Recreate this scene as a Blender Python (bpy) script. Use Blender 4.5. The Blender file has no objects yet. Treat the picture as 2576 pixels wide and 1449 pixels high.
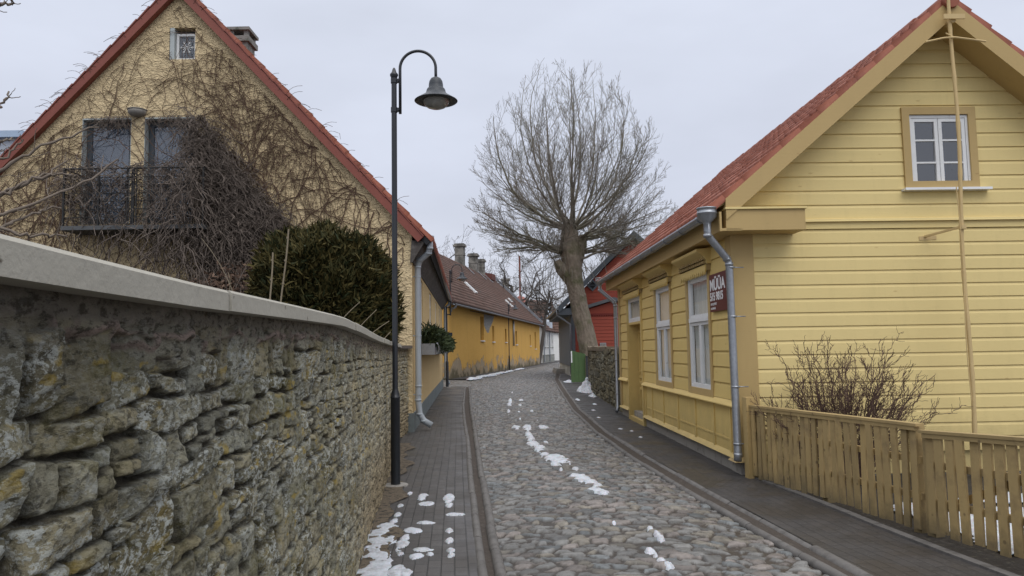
import bpy, math, random
import numpy as np
from mathutils import Matrix, Vector
from math import sin, cos, pi, radians, atan, sqrt, hypot

S = bpy.context.scene
COL = S.collection
# ------------------------------------------------------------------ camera
F_PX, PITCH, ROLL = 1880.0, atan(153.5/1880.0), radians(0.95)
fw = Vector((0, cos(PITCH), sin(PITCH)))
r0 = Vector((1, 0, 0)); u0 = Vector((0, -sin(PITCH), cos(PITCH)))
rt = r0*cos(ROLL) - u0*sin(ROLL); up = r0*sin(ROLL) + u0*cos(ROLL)
cd = bpy.data.cameras.new('camera'); cam = bpy.data.objects.new('camera', cd); COL.objects.link(cam)
cd.sensor_width = 36; cd.lens = 36*F_PX/2576.0; cd.clip_start = .05; cd.clip_end = 2000
cam.matrix_world = Matrix(((rt.x, up.x, -fw.x, 0), (rt.y, up.y, -fw.y, 0), (rt.z, up.z, -fw.z, 1.6), (0, 0, 0, 1)))
S.camera = cam
# ------------------------------------------------------------------ world, sun, exposure
SUN_EL, SUN_AZ = radians(52), radians(158)
w = bpy.data.worlds.new("World"); S.world = w; w.use_nodes = True
nt = w.node_tree; nt.nodes.clear()
def wn(t, **k):
    n = nt.nodes.new(t)
    for a, b in k.items(): setattr(n, a, b)
    return n
wl = nt.links.new
out = wn('ShaderNodeOutputWorld'); bg = wn('ShaderNodeBackground'); tc = wn('ShaderNodeTexCoord')
sky = wn('ShaderNodeTexSky', sky_type='NISHITA', sun_disc=False, sun_elevation=SUN_EL, sun_rotation=SUN_AZ)
sep = wn('ShaderNodeSeparateXYZ'); wl(tc.outputs['Generated'], sep.inputs[0])
ramp = wn('ShaderNodeValToRGB'); wl(sep.outputs['Z'], ramp.inputs[0])      # overcast: bright cloud overhead
cr = ramp.color_ramp; cr.elements[0].position = 0.0; cr.elements[0].color = (.335, .345, .385, 1)
cr.elements[1].position = .95; cr.elements[1].color = (1.0, 1.0, 1.02, 1)
e = cr.elements.new(.22); e.color = (.345, .365, .425, 1)
e = cr.elements.new(.45); e.color = (.39, .415, .48, 1)
mp = wn('ShaderNodeMapping'); mp.inputs['Scale'].default_value = (1.2, 1.2, 3.2); wl(tc.outputs['Generated'], mp.inputs[0])
nz = wn('ShaderNodeTexNoise'); nz.inputs['Scale'].default_value = 1.6; nz.inputs['Detail'].default_value = 5; wl(mp.outputs[0], nz.inputs['Vector'])
mr = wn('ShaderNodeMapRange'); mr.inputs[1].default_value = .3; mr.inputs[2].default_value = .7; mr.inputs[3].default_value = 1.64; mr.inputs[4].default_value = 2.02
wl(nz.outputs['Fac'], mr.inputs[0])
vm = wn('ShaderNodeVectorMath', operation='SCALE'); wl(ramp.outputs[0], vm.inputs[0]); wl(mr.outputs[0], vm.inputs['Scale'])
vs_ = wn('ShaderNodeVectorMath', operation='SCALE'); wl(sky.outputs[0], vs_.inputs[0]); vs_.inputs['Scale'].default_value = .006
va = wn('ShaderNodeVectorMath', operation='ADD'); wl(vm.outputs[0], va.inputs[0]); wl(vs_.outputs[0], va.inputs[1])
wl(va.outputs[0], bg.inputs[0]); bg.inputs[1].default_value = 1.0; wl(bg.outputs[0], out.inputs[0])
ld = bpy.data.lights.new('sun', 'SUN'); ld.energy = 1.0; ld.angle = radians(40); ld.color = (1, .97, .92)
lo = bpy.data.objects.new('sun', ld); COL.objects.link(lo)
sd = Vector((cos(SUN_EL)*sin(SUN_AZ), cos(SUN_EL)*cos(SUN_AZ), sin(SUN_EL)))
lo.rotation_euler = (-sd).to_track_quat('-Z', 'Y').to_euler()
S.view_settings.view_transform = 'Standard'; S.view_settings.look = 'None'
S.view_settings.exposure = 0.0; S.view_settings.gamma = 1.0

# ------------------------------------------------------------------ helpers
ROOTM = {}
def tag(o, label, cat, group=None, kind=None):
    o['label'] = label; o['category'] = cat
    if group: o['group'] = group
    if kind: o['kind'] = kind
    return o
def thing(name, label, cat, loc=(0, 0, 0), rz=0.0, group=None):
    o = bpy.data.objects.new(name, None); COL.objects.link(o); o.empty_display_size = .2
    o.location = loc; o.rotation_euler = (0, 0, rz); ROOTM[o] = Matrix.Translation(loc) @ Matrix.Rotation(rz, 4, 'Z')
    return tag(o, label, cat, group)
def fastmesh(name, v, f, k):
    me = bpy.data.meshes.new(name); v = np.asarray(v, np.float32); f = np.asarray(f, np.int32)
    me.vertices.add(len(v)); me.vertices.foreach_set('co', v.ravel())
    me.loops.add(f.size); me.loops.foreach_set('vertex_index', f.ravel())
    me.polygons.add(len(f)); me.polygons.foreach_set('loop_start', np.arange(0, f.size, k, dtype=np.int32))
    me.update(calc_edges=True); return me
def link(name, me, m, parent=None, local=False, smooth=False):
    o = bpy.data.objects.new(name, me); COL.objects.link(o)
    if m: me.materials.append(m)
    if parent:
        o.parent = parent; R = ROOTM.get(parent, Matrix()); ROOTM[o] = R
        if not local: me.transform(R.inverted())
    if smooth: me.polygons.foreach_set('use_smooth', [True]*len(me.polygons))
    return o
def setcol(me, c):
    c = np.asarray(c, np.float32)
    if c.shape[1] == 3: c = np.hstack([c, np.ones((len(c), 1), np.float32)])
    a = me.color_attributes.new('Col', 'FLOAT_COLOR', 'POINT'); a.data.foreach_set('color', c.ravel())
class MB:
    def __init__(s): s.v = []; s.f = []
    def add(s, vs, fs):
        b = len(s.v); s.v += [tuple(p) for p in vs]; s.f += [tuple(i+b for i in q) for q in fs]; return s
    def box(s, x0, x1, y0, y1, z0, z1, M=None):
        vs = [Vector(p) for p in ((x0,y0,z0),(x1,y0,z0),(x1,y1,z0),(x0,y1,z0),(x0,y0,z1),(x1,y0,z1),(x1,y1,z1),(x0,y1,z1))]
        if M: vs = [M @ p for p in vs]
        return s.add(vs, [(0,3,2,1),(4,5,6,7),(0,1,5,4),(1,2,6,5),(2,3,7,6),(3,0,4,7)])
    def bar(s, a, b, wd, ht, upv=(0, 0, 1)):
        a = Vector(a); b = Vector(b); d = (b-a).normalized(); x = d.cross(Vector(upv)).normalized(); z = x.cross(d)
        vs = [p + x*(wd/2*i) + z*(ht/2*j) for p in (a, b) for i, j in ((-1,-1),(1,-1),(1,1),(-1,1))]
        return s.add(vs, [(0,1,2,3),(7,6,5,4),(0,4,5,1),(1,5,6,2),(2,6,7,3),(3,7,4,0)])
    def tube(s, pts, r, n=8, caps=True):
        pts = [Vector(p) for p in pts]; k = len(pts); r = r if hasattr(r, '__len__') else [r]*k
        d0 = (pts[1]-pts[0]).normalized(); ref = Vector((0,0,1)) if abs(d0.z) < .9 else Vector((1,0,0))
        x = d0.cross(ref).normalized(); vs = []; fs = []
        for i, p in enumerate(pts):
            d = (pts[min(i+1,k-1)]-pts[max(i-1,0)]).normalized(); x = (x - d*x.dot(d)).normalized(); y = d.cross(x)
            vs += [p + x*(r[i]*cos(2*pi*j/n)) + y*(r[i]*sin(2*pi*j/n)) for j in range(n)]
        for i in range(k-1):
            for j in range(n): fs.append((i*n+j, i*n+(j+1)%n, (i+1)*n+(j+1)%n, (i+1)*n+j))
        if caps: fs += [tuple(range(n-1, -1, -1)), tuple(range((k-1)*n, k*n))]
        return s.add(vs, fs)
    def lathe(s, prof, c=(0, 0, 0), n=20):
        vs = []; fs = []; k = len(prof)
        for r, z in prof: vs += [(c[0]+r*cos(2*pi*j/n), c[1]+r*sin(2*pi*j/n), c[2]+z) for j in range(n)]
        for i in range(k-1):
            for j in range(n): fs.append((i*n+j, i*n+(j+1)%n, (i+1)*n+(j+1)%n, (i+1)*n+j))
        return s.add(vs, fs)
    def prism(s, poly, fn, d0, d1):      # poly [(a,b)], fn(a,b,d)->xyz
        n = len(poly); vs = [fn(a, b, d0) for a, b in poly] + [fn(a, b, d1) for a, b in poly]
        return s.add(vs, [tuple(range(n-1, -1, -1)), tuple(range(n, 2*n))] + [(i, (i+1)%n, n+(i+1)%n, n+i) for i in range(n)])
    def build(s, name, m, parent=None, local=False, smooth=False, fix=True):
        me = bpy.data.meshes.new(name); me.from_pydata(s.v, [], s.f)
        if fix:
            import bmesh
            bm = bmesh.new(); bm.from_mesh(me); bmesh.ops.recalc_face_normals(bm, faces=bm.faces); bm.to_mesh(me); bm.free()
        o = link(name, me, m, parent, local)
        if smooth:
            for p in me.polygons: p.use_smooth = len(p.vertices) == 4
        return o
# ---- numpy noise
def hsh(i, j, s=0):
    i = np.asarray(i).astype(np.int64).astype(np.uint64); j = np.asarray(j).astype(np.int64).astype(np.uint64)
    with np.errstate(over='ignore'):
        h = i*np.uint64(374761393) + j*np.uint64(668265263) + np.uint64((s*2246822519) % (1 << 63))
        h = (h ^ (h >> np.uint64(13)))*np.uint64(1274126177); h = h ^ (h >> np.uint64(16)); h = h*np.uint64(2654435761); h = h ^ (h >> np.uint64(15))
    return (h & np.uint64(0xFFFFFF)).astype(np.float64)/0xFFFFFF
def vnoise(x, y, s=0):
    i = np.floor(x); j = np.floor(y); a = x-i; b = y-j; a = a*a*(3-2*a); b = b*b*(3-2*b)
    return (hsh(i,j,s)*(1-a)+hsh(i+1,j,s)*a)*(1-b)+(hsh(i,j+1,s)*(1-a)+hsh(i+1,j+1,s)*a)*b
def fbm(x, y, s=0, o=4):
    t = 0; am = .5
    for k in range(o): t = t+am*vnoise(x, y, s+k*17); x = x*2.03; y = y*2.03; am *= .5
    return t
def sst(a, b, x): t = np.clip((x-a)/(b-a), 0, 1); return t*t*(3-2*t)
def voro(u, v, s=0, jit=.85):
    i0 = np.floor(u); j0 = np.floor(v); f1 = np.full(u.shape, 9.); f2 = np.full(u.shape, 9.); ci = np.zeros(u.shape); cj = np.zeros(u.shape); ox = np.zeros(u.shape); oy = np.zeros(u.shape)
    for di in (-1, 0, 1):
        for dj in (-1, 0, 1):
            i = i0+di; j = j0+dj
            px = i+.5+jit*(hsh(i,j,s)-.5); py = j+.5+jit*(hsh(i,j,s+5)-.5)
            d = np.hypot(u-px, v-py); c = d < f1
            f2 = np.where(c, f1, np.minimum(f2, d)); ci = np.where(c, i, ci); cj = np.where(c, j, cj); ox = np.where(c, u-px, ox); oy = np.where(c, v-py, oy); f1 = np.where(c, d, f1)
    return f1, f2, ci, cj, ox, oy
def gridfaces(nu, nv):                   # nu along fast axis
    a = (np.arange(nv-1)[:, None]*nu + np.arange(nu-1)[None, :]).ravel()
    return np.stack([a, a+1, a+nu+1, a+nu], 1)
def tubes(P, Rr, n=3):                   # P (N,k,3)  Rr (N,k)
    P = np.asarray(P, float); Rr = np.asarray(Rr, float); N, k, _ = P.shape
    T = np.gradient(P, axis=1); T /= np.linalg.norm(T, axis=2, keepdims=True)+1e-9
    ref = np.where(np.abs(T[:, :1, 2:3]) < .8, np.array([0, 0, 1.]), np.array([1., 0, 0]))
    X = np.cross(T, np.broadcast_to(ref, T.shape)); X /= np.linalg.norm(X, axis=2, keepdims=True)+1e-9; Y = np.cross(T, X)
    an = np.arange(n)*2*pi/n
    V = P[:, :, None, :] + Rr[:, :, None, None]*(X[:, :, None, :]*np.cos(an)[None, None, :, None] + Y[:, :, None, :]*np.sin(an)[None, None, :, None])
    base = (np.arange(N)[:, None, None]*k + np.arange(k-1)[None, :, None])*n; j = np.arange(n)[None, None, :]; j2 = (j+1) % n
    Fq = np.stack([base+j, base+j2, base+n+j2, base+n+j], -1).reshape(-1, 4)
    return V.reshape(-1, 3), Fq
def join(parts):
    vs = []; fs = []; b = 0
    for v, f in parts: vs.append(v); fs.append(f+b); b += len(v)
    return np.vstack(vs), np.vstack(fs)

# ------------------------------------------------------------------ materials
class NM:
    def __init__(s, name):
        s.m = bpy.data.materials.new(name); s.m.use_nodes = True; s.t = s.m.node_tree; s.b = s.t.nodes['Principled BSDF']; s._tc = None
    def n(s, t, **k):
        o = s.t.nodes.new(t)
        for a, b in k.items():
            if isinstance(a, str) and a[0] == '_': o.inputs[a[1:].replace('_', ' ')].default_value = b
            else: setattr(o, a, b)
        return o
    def l(s, a, b): s.t.links.new(a, b)
    def co(s, scale=(1, 1, 1)):
        if not s._tc: s._tc = s.n('ShaderNodeTexCoord').outputs['Object']
        if scale == (1, 1, 1): return s._tc
        m = s.n('ShaderNodeMapping'); m.inputs['Scale'].default_value = scale; s.l(s._tc, m.inputs[0]); return m.outputs[0]
    def noise(s, scale, detail=5, rough=.55, st=(1, 1, 1)):
        o = s.n('ShaderNodeTexNoise', _Scale=scale, _Detail=detail, _Roughness=rough); s.l(s.co(st), o.inputs['Vector']); return o.outputs['Fac']
    def thr(s, x, a, b, lo_=0., hi=1.):
        o = s.n('ShaderNodeMapRange'); o.inputs[1].default_value = a; o.inputs[2].default_value = b; o.inputs[3].default_value = lo_; o.inputs[4].default_value = hi
        s.l(x, o.inputs[0]); return o.outputs[0]
    def math(s, op, a, b):
        o = s.n('ShaderNodeMath', operation=op)
        for i, x in enumerate((a, b)):
            if isinstance(x, (int, float)): o.inputs[i].default_value = x
            else: s.l(x, o.inputs[i])
        return o.outputs[0]
    def mix(s, f, a, b, mode='MIX'):
        o = s.n('ShaderNodeMix', data_type='RGBA', blend_type=mode)
        for i, x in ((0, f), (6, a), (7, b)):
            if isinstance(x, (int, float)): o.inputs[i].default_value = x
            elif isinstance(x, (tuple, list)): o.inputs[i].default_value = (*x[:3], 1)
            else: s.l(x, o.inputs[i])
        return o.outputs[2]
    def attr(s, nm='Col'): return s.n('ShaderNodeAttribute', attribute_name=nm).outputs['Color']
    def z(s):
        o = s.n('ShaderNodeSeparateXYZ'); s.l(s.co(), o.inputs[0]); return o.outputs[2]
    def bump(s, h, st, dist=.02):
        o = s.n('ShaderNodeBump', _Strength=st, _Distance=dist); s.l(h, o.inputs['Height']); s.l(o.outputs[0], s.b.inputs['Normal']); return o
    def base(s, c): s.l(c, s.b.inputs['Base Color']) if not isinstance(c, tuple) else setattr(s.b.inputs['Base Color'], 'default_value', (*c, 1))
def pm(name, col, rough=.75, var=.2, vs=2., st=(1, 1, 1), bump=0, bs=40, bd=.01, metal=0, spec=.4, col2=None, cs=1.5, th=(.5, .62), cst=(1, 1, 1), fine=0, fs=60, attr=False):
    k = NM(name); k.b.inputs['Roughness'].default_value = rough; k.b.inputs['Metallic'].default_value = metal; k.b.inputs['Specular IOR Level'].default_value = spec
    c = k.mix(k.noise(vs, 6, .6, st), tuple(x*(1-var) for x in col), tuple(min(1, x*(1+var)) for x in col))
    if fine: c = k.mix(k.thr(k.noise(fs, 3), .35, .65, 0, fine), c, (0, 0, 0))
    if col2: c = k.mix(k.thr(k.noise(cs, 6, .65, cst), *th), c, col2)
    if attr: c = k.mix(1., k.attr(), c, 'MULTIPLY')
    k.base(c)
    if bump: k.bump(k.noise(bs, 6, .6, st), bump, bd)
    return k.m
m_clap = None
def paintwood(name, col, dark=.8):
    k = NM(name); k.b.inputs['Roughness'].default_value = .62; k.b.inputs['Specular IOR Level'].default_value = .35
    c = k.mix(k.noise(.8, 5, .6), tuple(x*.9 for x in col), tuple(min(1, x*1.07) for x in col))
    c = k.mix(k.thr(k.noise(5, 6, .7, (.5, .5, 6)), .62, .8, 0, .35), c, tuple(x*.6 for x in col))
    kn = k.n('ShaderNodeTexVoronoi', _Scale=2.6); k.l(k.co((.8, .8, 2.2)), kn.inputs['Vector'])
    c = k.mix(k.thr(kn.outputs['Distance'], .03, .075, .45, 0), c, (col[0]*.55, col[1]*.42, col[2]*.35))
    c = k.mix(k.thr(k.noise(2.2, 6, .7, (2.2, 2.2, .35)), .52, .78, 0, .30), c, tuple(x*.72 for x in col))
    c = k.mix(k.thr(k.noise(34, 4, .7, (.35, .35, 1.6)), .62, .72, 0, .28), c, tuple(x*.62 for x in col))
    zg = k.math('ADD', k.z(), k.math('MULTIPLY', k.noise(3.5, 5, .7), -.9)); c = k.mix(k.thr(zg, -.25, .25, .35, 0), c, (.16, .125, .06))
    k.base(c); k.bump(k.noise(30, 5, .6, (.15, .15, 3)), .3, .004); return k.m
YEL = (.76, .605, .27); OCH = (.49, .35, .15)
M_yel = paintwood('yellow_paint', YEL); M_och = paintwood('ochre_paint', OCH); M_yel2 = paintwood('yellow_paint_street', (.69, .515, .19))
def fencemat():
    k = NM('fence_paint'); k.b.inputs['Roughness'].default_value = .72; oi = k.n('ShaderNodeObjectInfo').outputs['Random']
    c = k.mix(k.noise(3, 6, .6, (1, 1, .3)), (.29, .21, .09), (.46, .335, .15)); c = k.mix(k.thr(k.noise(5, 6, .65), .52, .75), c, (.23, .165, .08)); c = k.mix(1., c, k.mix(oi, (.80, .80, .82), (1.15, 1.13, 1.10)), 'MULTIPLY')
    zg = k.math('ADD', k.z(), k.math('MULTIPLY', k.noise(8, 4, .7), -.35)); c = k.mix(k.thr(zg, -.14, .06, .65, 0), c, (.09, .075, .045)); sp = k.n('ShaderNodeTexVoronoi', _Scale=5.5); k.l(k.co((1, 1, 1)), sp.inputs['Vector']); c = k.mix(k.thr(sp.outputs['Distance'], .06, .10, .6, 0), c, (.09, .06, .03))
    k.base(c); k.bump(k.noise(25, 6, .6, (1, 1, .2)), .4, .005); return k.m
M_fence = fencemat()
M_white = pm('white_paint', (.74, .75, .75), .5, .1, 8, bump=.15, bs=60, bd=.003, col2=(.5, .49, .45), cs=9, th=(.62, .72))
M_tile = pm('clay_tile', (.265, .086, .052), .65, .3, 5, bump=.2, bs=60, bd=.004, col2=(.15, .05, .038), cs=2.2, th=(.5, .8), spec=.3)
M_brown = pm('brown_tile', (.115, .067, .052), .8, .3, 1.2, bump=.25, bs=50, bd=.005, col2=(.07, .055, .045), cs=.7, th=(.5, .75))
M_zinc = pm('zinc_pipe', (.36, .38, .41), .42, .22, 4, (1, 1, .35), .1, 20, .003, metal=.75, fine=.15, fs=30)
M_pipe = pm('grey_painted_pipe', (.36, .40, .44), .45, .12, 4, (1, 1, .3), .05, 20, .003, spec=.5)
M_black = pm('black_enamel', (.018, .021, .026), .38, .3, 4, spec=.5, bump=.05, bs=40, bd=.002)
M_shade = pm('lamp_enamel', (.03, .036, .045), .5, .25, 6, spec=.5)
M_plinth = pm('plinth_paint', (.15, .175, .18), .8, .25, 3, bump=.3, bs=25, bd=.008, col2=(.09, .1, .1), cs=4, th=(.5, .7))
M_conc = pm('concrete', (.29, .275, .25), .85, .2, 4, bump=.4, bs=30, bd=.006, col2=(.14, .13, .12), cs=6, th=(.55, .7))
M_dark = pm('dark_interior', (.02, .022, .025), .8)
M_iron = pm('wrought_iron', (.022, .022, .022), .6)
M_vine = pm('vine_twig', (.12, .075, .052), .9, .35, 3)
M_vine2 = pm('old_vine', (.19, .155, .13), .9, .45, 14, col2=(.07, .055, .046), cs=9, th=(.42, .62))
M_bark = pm('ash_bark', (.22, .182, .14), .92, .5, 7, (1, 1, .35), 1., 22, .05, col2=(.115, .11, .06), cs=1.2, th=(.5, .66))
M_twig = pm('ash_twig', (.22, .198, .165), .9, .3, 1, col2=(.17, .16, .115), cs=.5, th=(.5, .6))
M_twig2 = pm('far_twig', (.11, .098, .088), .9, .3, 1)
M_bush = pm('bush_twig', (.105, .062, .048), .9, .3, 5)
M_snow = None
k = NM('snow'); k.b.inputs['Roughness'].default_value = .5
k.base(k.mix(k.thr(k.noise(14, 6, .7), .42, .75), (.56, .59, .645), (.30, .305, .31))); k.b.inputs['Subsurface Weight'].default_value = .15; k.bump(k.noise(22, 6, .6), .6, .03); M_snow = k.m
# cobbles and rubble: colour of every stone is an attribute
k = NM('cobbles'); a = k.attr(); c = k.mix(k.noise(26, 5, .65), a, (.0, .0, .0)); c = k.mix(.55, a, k.mix(1., a, k.mix(k.noise(34, 6, .7), (.55, .55, .55), (1.5, 1.5, 1.5)), 'MULTIPLY'))
k.base(c); k.l(k.thr(k.noise(7, 4), .35, .65, .42, .75), k.b.inputs['Roughness']); k.bump(k.noise(60, 5, .65), .5, .008); M_cob = k.m
def rubble_mat(name, lich, yel, moss):
    k = NM(name); a = k.attr(); k.b.inputs['Roughness'].default_value = .9; k.b.inputs['Specular IOR Level'].default_value = .25
    sp = k.n('ShaderNodeSeparateColor'); 
    at = k.n('ShaderNodeAttribute', attribute_name='Lich'); k.l(at.outputs['Color'], sp.inputs[0])
    c = k.mix(1., a, k.mix(k.noise(18, 7, .8, st=(1, .45, 1)), (.12, .12, .12), (1.95, 1.95, 1.9)), 'MULTIPLY')
    c = k.mix(k.math('MULTIPLY', k.thr(k.noise(55, 4, .7, st=(1, .45, 1)), .50, .60), .75), c, (.035, .031, .022))
    mo = k.math('MULTIPLY', k.thr(k.noise(3.4, 6, .65, st=(1, .45, 1)), .46, .66), k.thr(k.noise(38, 4, .7, st=(1, .45, 1)), .35, .6)); mo = k.math('MULTIPLY', mo, k.math('MULTIPLY', sp.outputs[2], moss)); c = k.mix(k.math('MULTIPLY', mo, .8), c, (.12, .105, .022))
    wsp = k.math('MULTIPLY', k.thr(k.noise(70, 5, .75, st=(1, .45, 1)), .49, .55), k.thr(k.noise(5.2, 5, .65, st=(1, .45, 1)), .34, .56)); wsp = k.math('MULTIPLY', wsp, k.math('MULTIPLY', sp.outputs[0], lich)); c = k.mix(wsp, c, (.50, .52, .48)); w3 = k.math('MULTIPLY', k.thr(k.noise(24, 6, .8, st=(1, .45, 1)), .56, .62), k.thr(k.noise(3.1, 3, st=(1, .45, 1)), .45, .6)); c = k.mix(k.math('MULTIPLY', w3, k.math('MULTIPLY', sp.outputs[0], lich*.8)), c, (.44, .46, .44))
    ys = k.math('MULTIPLY', k.thr(k.noise(21, 3, .45, st=(1, .45, 1)), .60, .64), k.thr(k.noise(2.6, 3, st=(1, .45, 1)), .44, .55)); ys = k.math('MULTIPLY', ys, k.math('MULTIPLY', sp.outputs[1], yel)); oy = k.math('MULTIPLY', k.math('MULTIPLY', k.thr(k.noise(46, 5, .7, st=(1, .45, 1)), .5, .6), k.thr(k.noise(3.7, 4, .6, st=(1, .45, 1)), .5, .62)), k.math('MULTIPLY', sp.outputs[1], yel*.8)); c = k.mix(oy, c, (.30, .23, .07)); c = k.mix(ys, c, (.36, .26, .05))
    k.base(c); h = k.math('ADD', k.noise(70, 7, .75, st=(1, .45, 1)), k.math('MULTIPLY', k.noise(220, 3, st=(1, .45, 1)), .35)); k.bump(h, .9, .012); return k.m
M_rub = rubble_mat('lichened_rubble', .95, .65, 1.); M_rub2 = rubble_mat('dry_rubble', .15, .1, .35)
def plaster(name, col, col2, scale, st, dist, zdirt=None):
    k = NM(name); k.b.inputs['Roughness'].default_value = .9; k.b.inputs['Specular IOR Level'].default_value = .2
    c = k.mix(k.noise(1.1, 6, .6), tuple(x*.86 for x in col), tuple(x*1.08 for x in col)); c = k.mix(k.thr(k.noise(2.2, 7, .65), .55, .75, 0, .5), c, col2)
    c = k.mix(k.thr(k.noise(scale*1.6, 4), .56, .72, 0, .35), c, tuple(x*.5 for x in col))
    k.base(c); n = k.n('ShaderNodeTexNoise', _Scale=scale, _Detail=3, _Roughness=.5, _Distortion=1.6); k.l(k.co((1, 1, 1.5)), n.inputs['Vector'])
    h = k.math('ADD', k.thr(n.outputs['Fac'], .38, .66), k.math('MULTIPLY', k.noise(scale*5, 3), .3)); k.bump(h, st, dist); return k.m
M_cream = plaster('trowelled_cream_plaster', (.72, .575, .35), (.60, .46, .26), 9, 1., .022)
M_cream2 = plaster('street_cream_plaster', (.68, .50, .26), (.52, .37, .19), 16, .9, .014)
def glassmat(name, tint, refl=.04, rough=.04):
    k = NM(name); k.b.inputs['Base Color'].default_value = (*tint, 1); k.b.inputs['Roughness'].default_value = rough
    t = k.n('ShaderNodeBsdfTransparent'); g = k.n('ShaderNodeBsdfGlossy', _Roughness=rough); mx = k.n('ShaderNodeMixShader')
    t.inputs[0].default_value = (*tint, 1); ge = k.n('ShaderNodeNewGeometry'); dp_ = k.n('ShaderNodeVectorMath', operation='DOT_PRODUCT'); k.l(ge.outputs['Incoming'], dp_.inputs[0]); k.l(ge.outputs['Normal'], dp_.inputs[1])
    ab = k.n('ShaderNodeMath', operation='ABSOLUTE'); k.l(dp_.outputs['Value'], ab.inputs[0]); sch = k.math('POWER', k.math('SUBTRACT', 1.0, ab.outputs[0]), 5.0)
    k.l(k.math('MINIMUM', k.math('ADD', k.math('MULTIPLY', sch, .85), .04+refl), .95), mx.inputs[0]); k.l(t.outputs[0], mx.inputs[1]); k.l(g.outputs[0], mx.inputs[2])
    k.l(mx.outputs[0], k.t.nodes['Material Output'].inputs[0]); return k.m
M_glass = glassmat('window_glass', (.95, .96, .96), .05); M_glass2 = glassmat('attic_glass', (.8, .83, .86), .16); M_globe = pm('lamp_glass', (.26, .26, .245), .12, .1, 3, spec=.6)
M_curt = pm('curtain', (.70, .69, .64), .9, .25, 6, (6, 6, .4))
M_blind = pm('blue_blind', (.075, .095, .135), .8, .12, 2)

# ------------------------------------------------------------------ plan lines of the street
def interp(tab, y): t = np.array(tab); return np.interp(y, t[:, 1], t[:, 0])
T_wall = [(-.30, -2), (-.615, .9), (-.84, 3), (-1.17, 6), (-1.50, 9), (-1.80, 11.8), (-2.05, 13.6), (-2.05, 14.9)]
T_gin = [(.35, 1), (-.05, 3.5), (-.24, 5.45), (-.39, 7.33), (-.56, 9.59), (-.87, 13.9), (-1.2, 18), (-1.47, 21.8), (-1.98, 30.4), (-2.1, 33)]
T_rl = [(.5, 1), (.09, 3.5), (-.11, 5.44), (-.22, 6.84), (-.46, 10.2), (-.80, 15.2), (-1.25, 21.7), (-1.78, 30.3), (-1.95, 33), (-2.3, 40.4), (-1.79, 44.2), (-.82, 49.4), (1.09, 61.2), (2.9, 72), (5.2, 88), (8.5, 110)]
T_rr = [(2.62, 1), (2.42, 3.5), (2.25, 5.3), (2.09, 6.7), (1.94, 8.2), (1.73, 10.9), (1.57, 14.2), (1.53, 19.7), (1.83, 30.75), (2.1, 38.6), (2.96, 51.6), (5.47, 77.3), (9., 95), (12., 110)]
T_ko = [(2.75, 1), (2.55, 3.5), (2.38, 5.3), (2.27, 6.7), (2.13, 8.2), (1.93, 10.9), (1.76, 14.2), (1.73, 19.7), (2.06, 30.7), (2.35, 38.6), (3.3, 51.6), (5.9, 77.3), (9.5, 95), (12.5, 110)]
T_edge = [(3.6, 1), (3.4, 3.5), (3.26, 5.25), (3.13, 6.03), (2.99, 7.62), (2.83, 8.98)]

def sheet(name, m, left, right, ys, z, nu=2, kind='structure', dz=None):
    ys = np.array(ys, float); u = np.linspace(0, 1, nu); L = left(ys)[:, None]; Rr = right(ys)[:, None]; X = L+(Rr-L)*u; Yy = np.repeat(ys[:, None], nu, 1)
    Z = np.full_like(X, z) if dz is None else z+dz(X, Yy); v = np.stack([X, Yy, Z], -1).reshape(-1, 3)
    me = fastmesh(name, v, gridfaces(nu, len(ys)), 4); o = link(name, me, m)
    uv = me.uv_layers.new(name='UVMap'); li = np.zeros(len(me.loops), np.int32); me.loops.foreach_get('vertex_index', li)
    V2 = np.concatenate([[0], np.cumsum(np.hypot(np.diff(left(ys)), np.diff(ys)))]); Uu = np.stack([(X-Rr), np.repeat(V2[:, None], nu, 1)], -1).reshape(-1, 2)
    uv.data.foreach_set('uv', Uu[li].astype(np.float32).ravel())
    if kind: o['kind'] = kind
    return o
def pavers(name, c1, c2, mort, bw, bh, tone=(.04, .04, .04)):
    k = NM(name); b = k.n('ShaderNodeTexBrick', _Color1=(*c1, 1), _Color2=(*c2, 1), _Mortar=(*mort, 1), _Scale=1., offset=.5)
    b.inputs['Mortar Size'].default_value = .006; b.inputs['Mortar Smooth'].default_value = .4; b.inputs['Brick Width'].default_value = bw; b.inputs['Row Height'].default_value = bh; b.inputs['Bias'].default_value = -.2
    uv = k.n('ShaderNodeUVMap', uv_map='UVMap'); sw = k.n('ShaderNodeSeparateXYZ'); cb = k.n('ShaderNodeCombineXYZ'); k.l(uv.outputs[0], sw.inputs[0]); k.l(sw.outputs[1], cb.inputs[0]); k.l(sw.outputs[0], cb.inputs[1]); k.l(cb.outputs[0], b.inputs['Vector'])
    c = k.mix(1., b.outputs['Color'], k.mix(k.noise(2.5, 6, .65), (.6, .6, .6), (1.35, 1.35, 1.35)), 'MULTIPLY')
    c = k.mix(k.thr(k.noise(55, 3), .60, .72, 0, .5), c, (.16, .15, .14)); k.base(c)
    k.l(k.thr(k.noise(1.6, 5), .4, .65, .38, .75), k.b.inputs['Roughness'])
    k.bump(k.math('ADD', k.math('MULTIPLY', b.outputs['Fac'], -1.), k.math('MULTIPLY', k.noise(70, 4), .4)), .6, .006); return k.m
M_pavL = pavers('paving_bricks', (.060, .055, .051), (.078, .071, .066), (.025, .024, .022), .2, .1)
M_pavR = pavers('paving_bricks_right', (.040, .037, .036), (.052, .047, .045), (.02, .019, .018), .2, .1)
M_soil = pm('dark_soil', (.032, .026, .02), .95, .4, 6, bump=.8, bs=25, bd=.03, col2=(.07, .06, .045), cs=20, th=(.55, .65))
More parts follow.
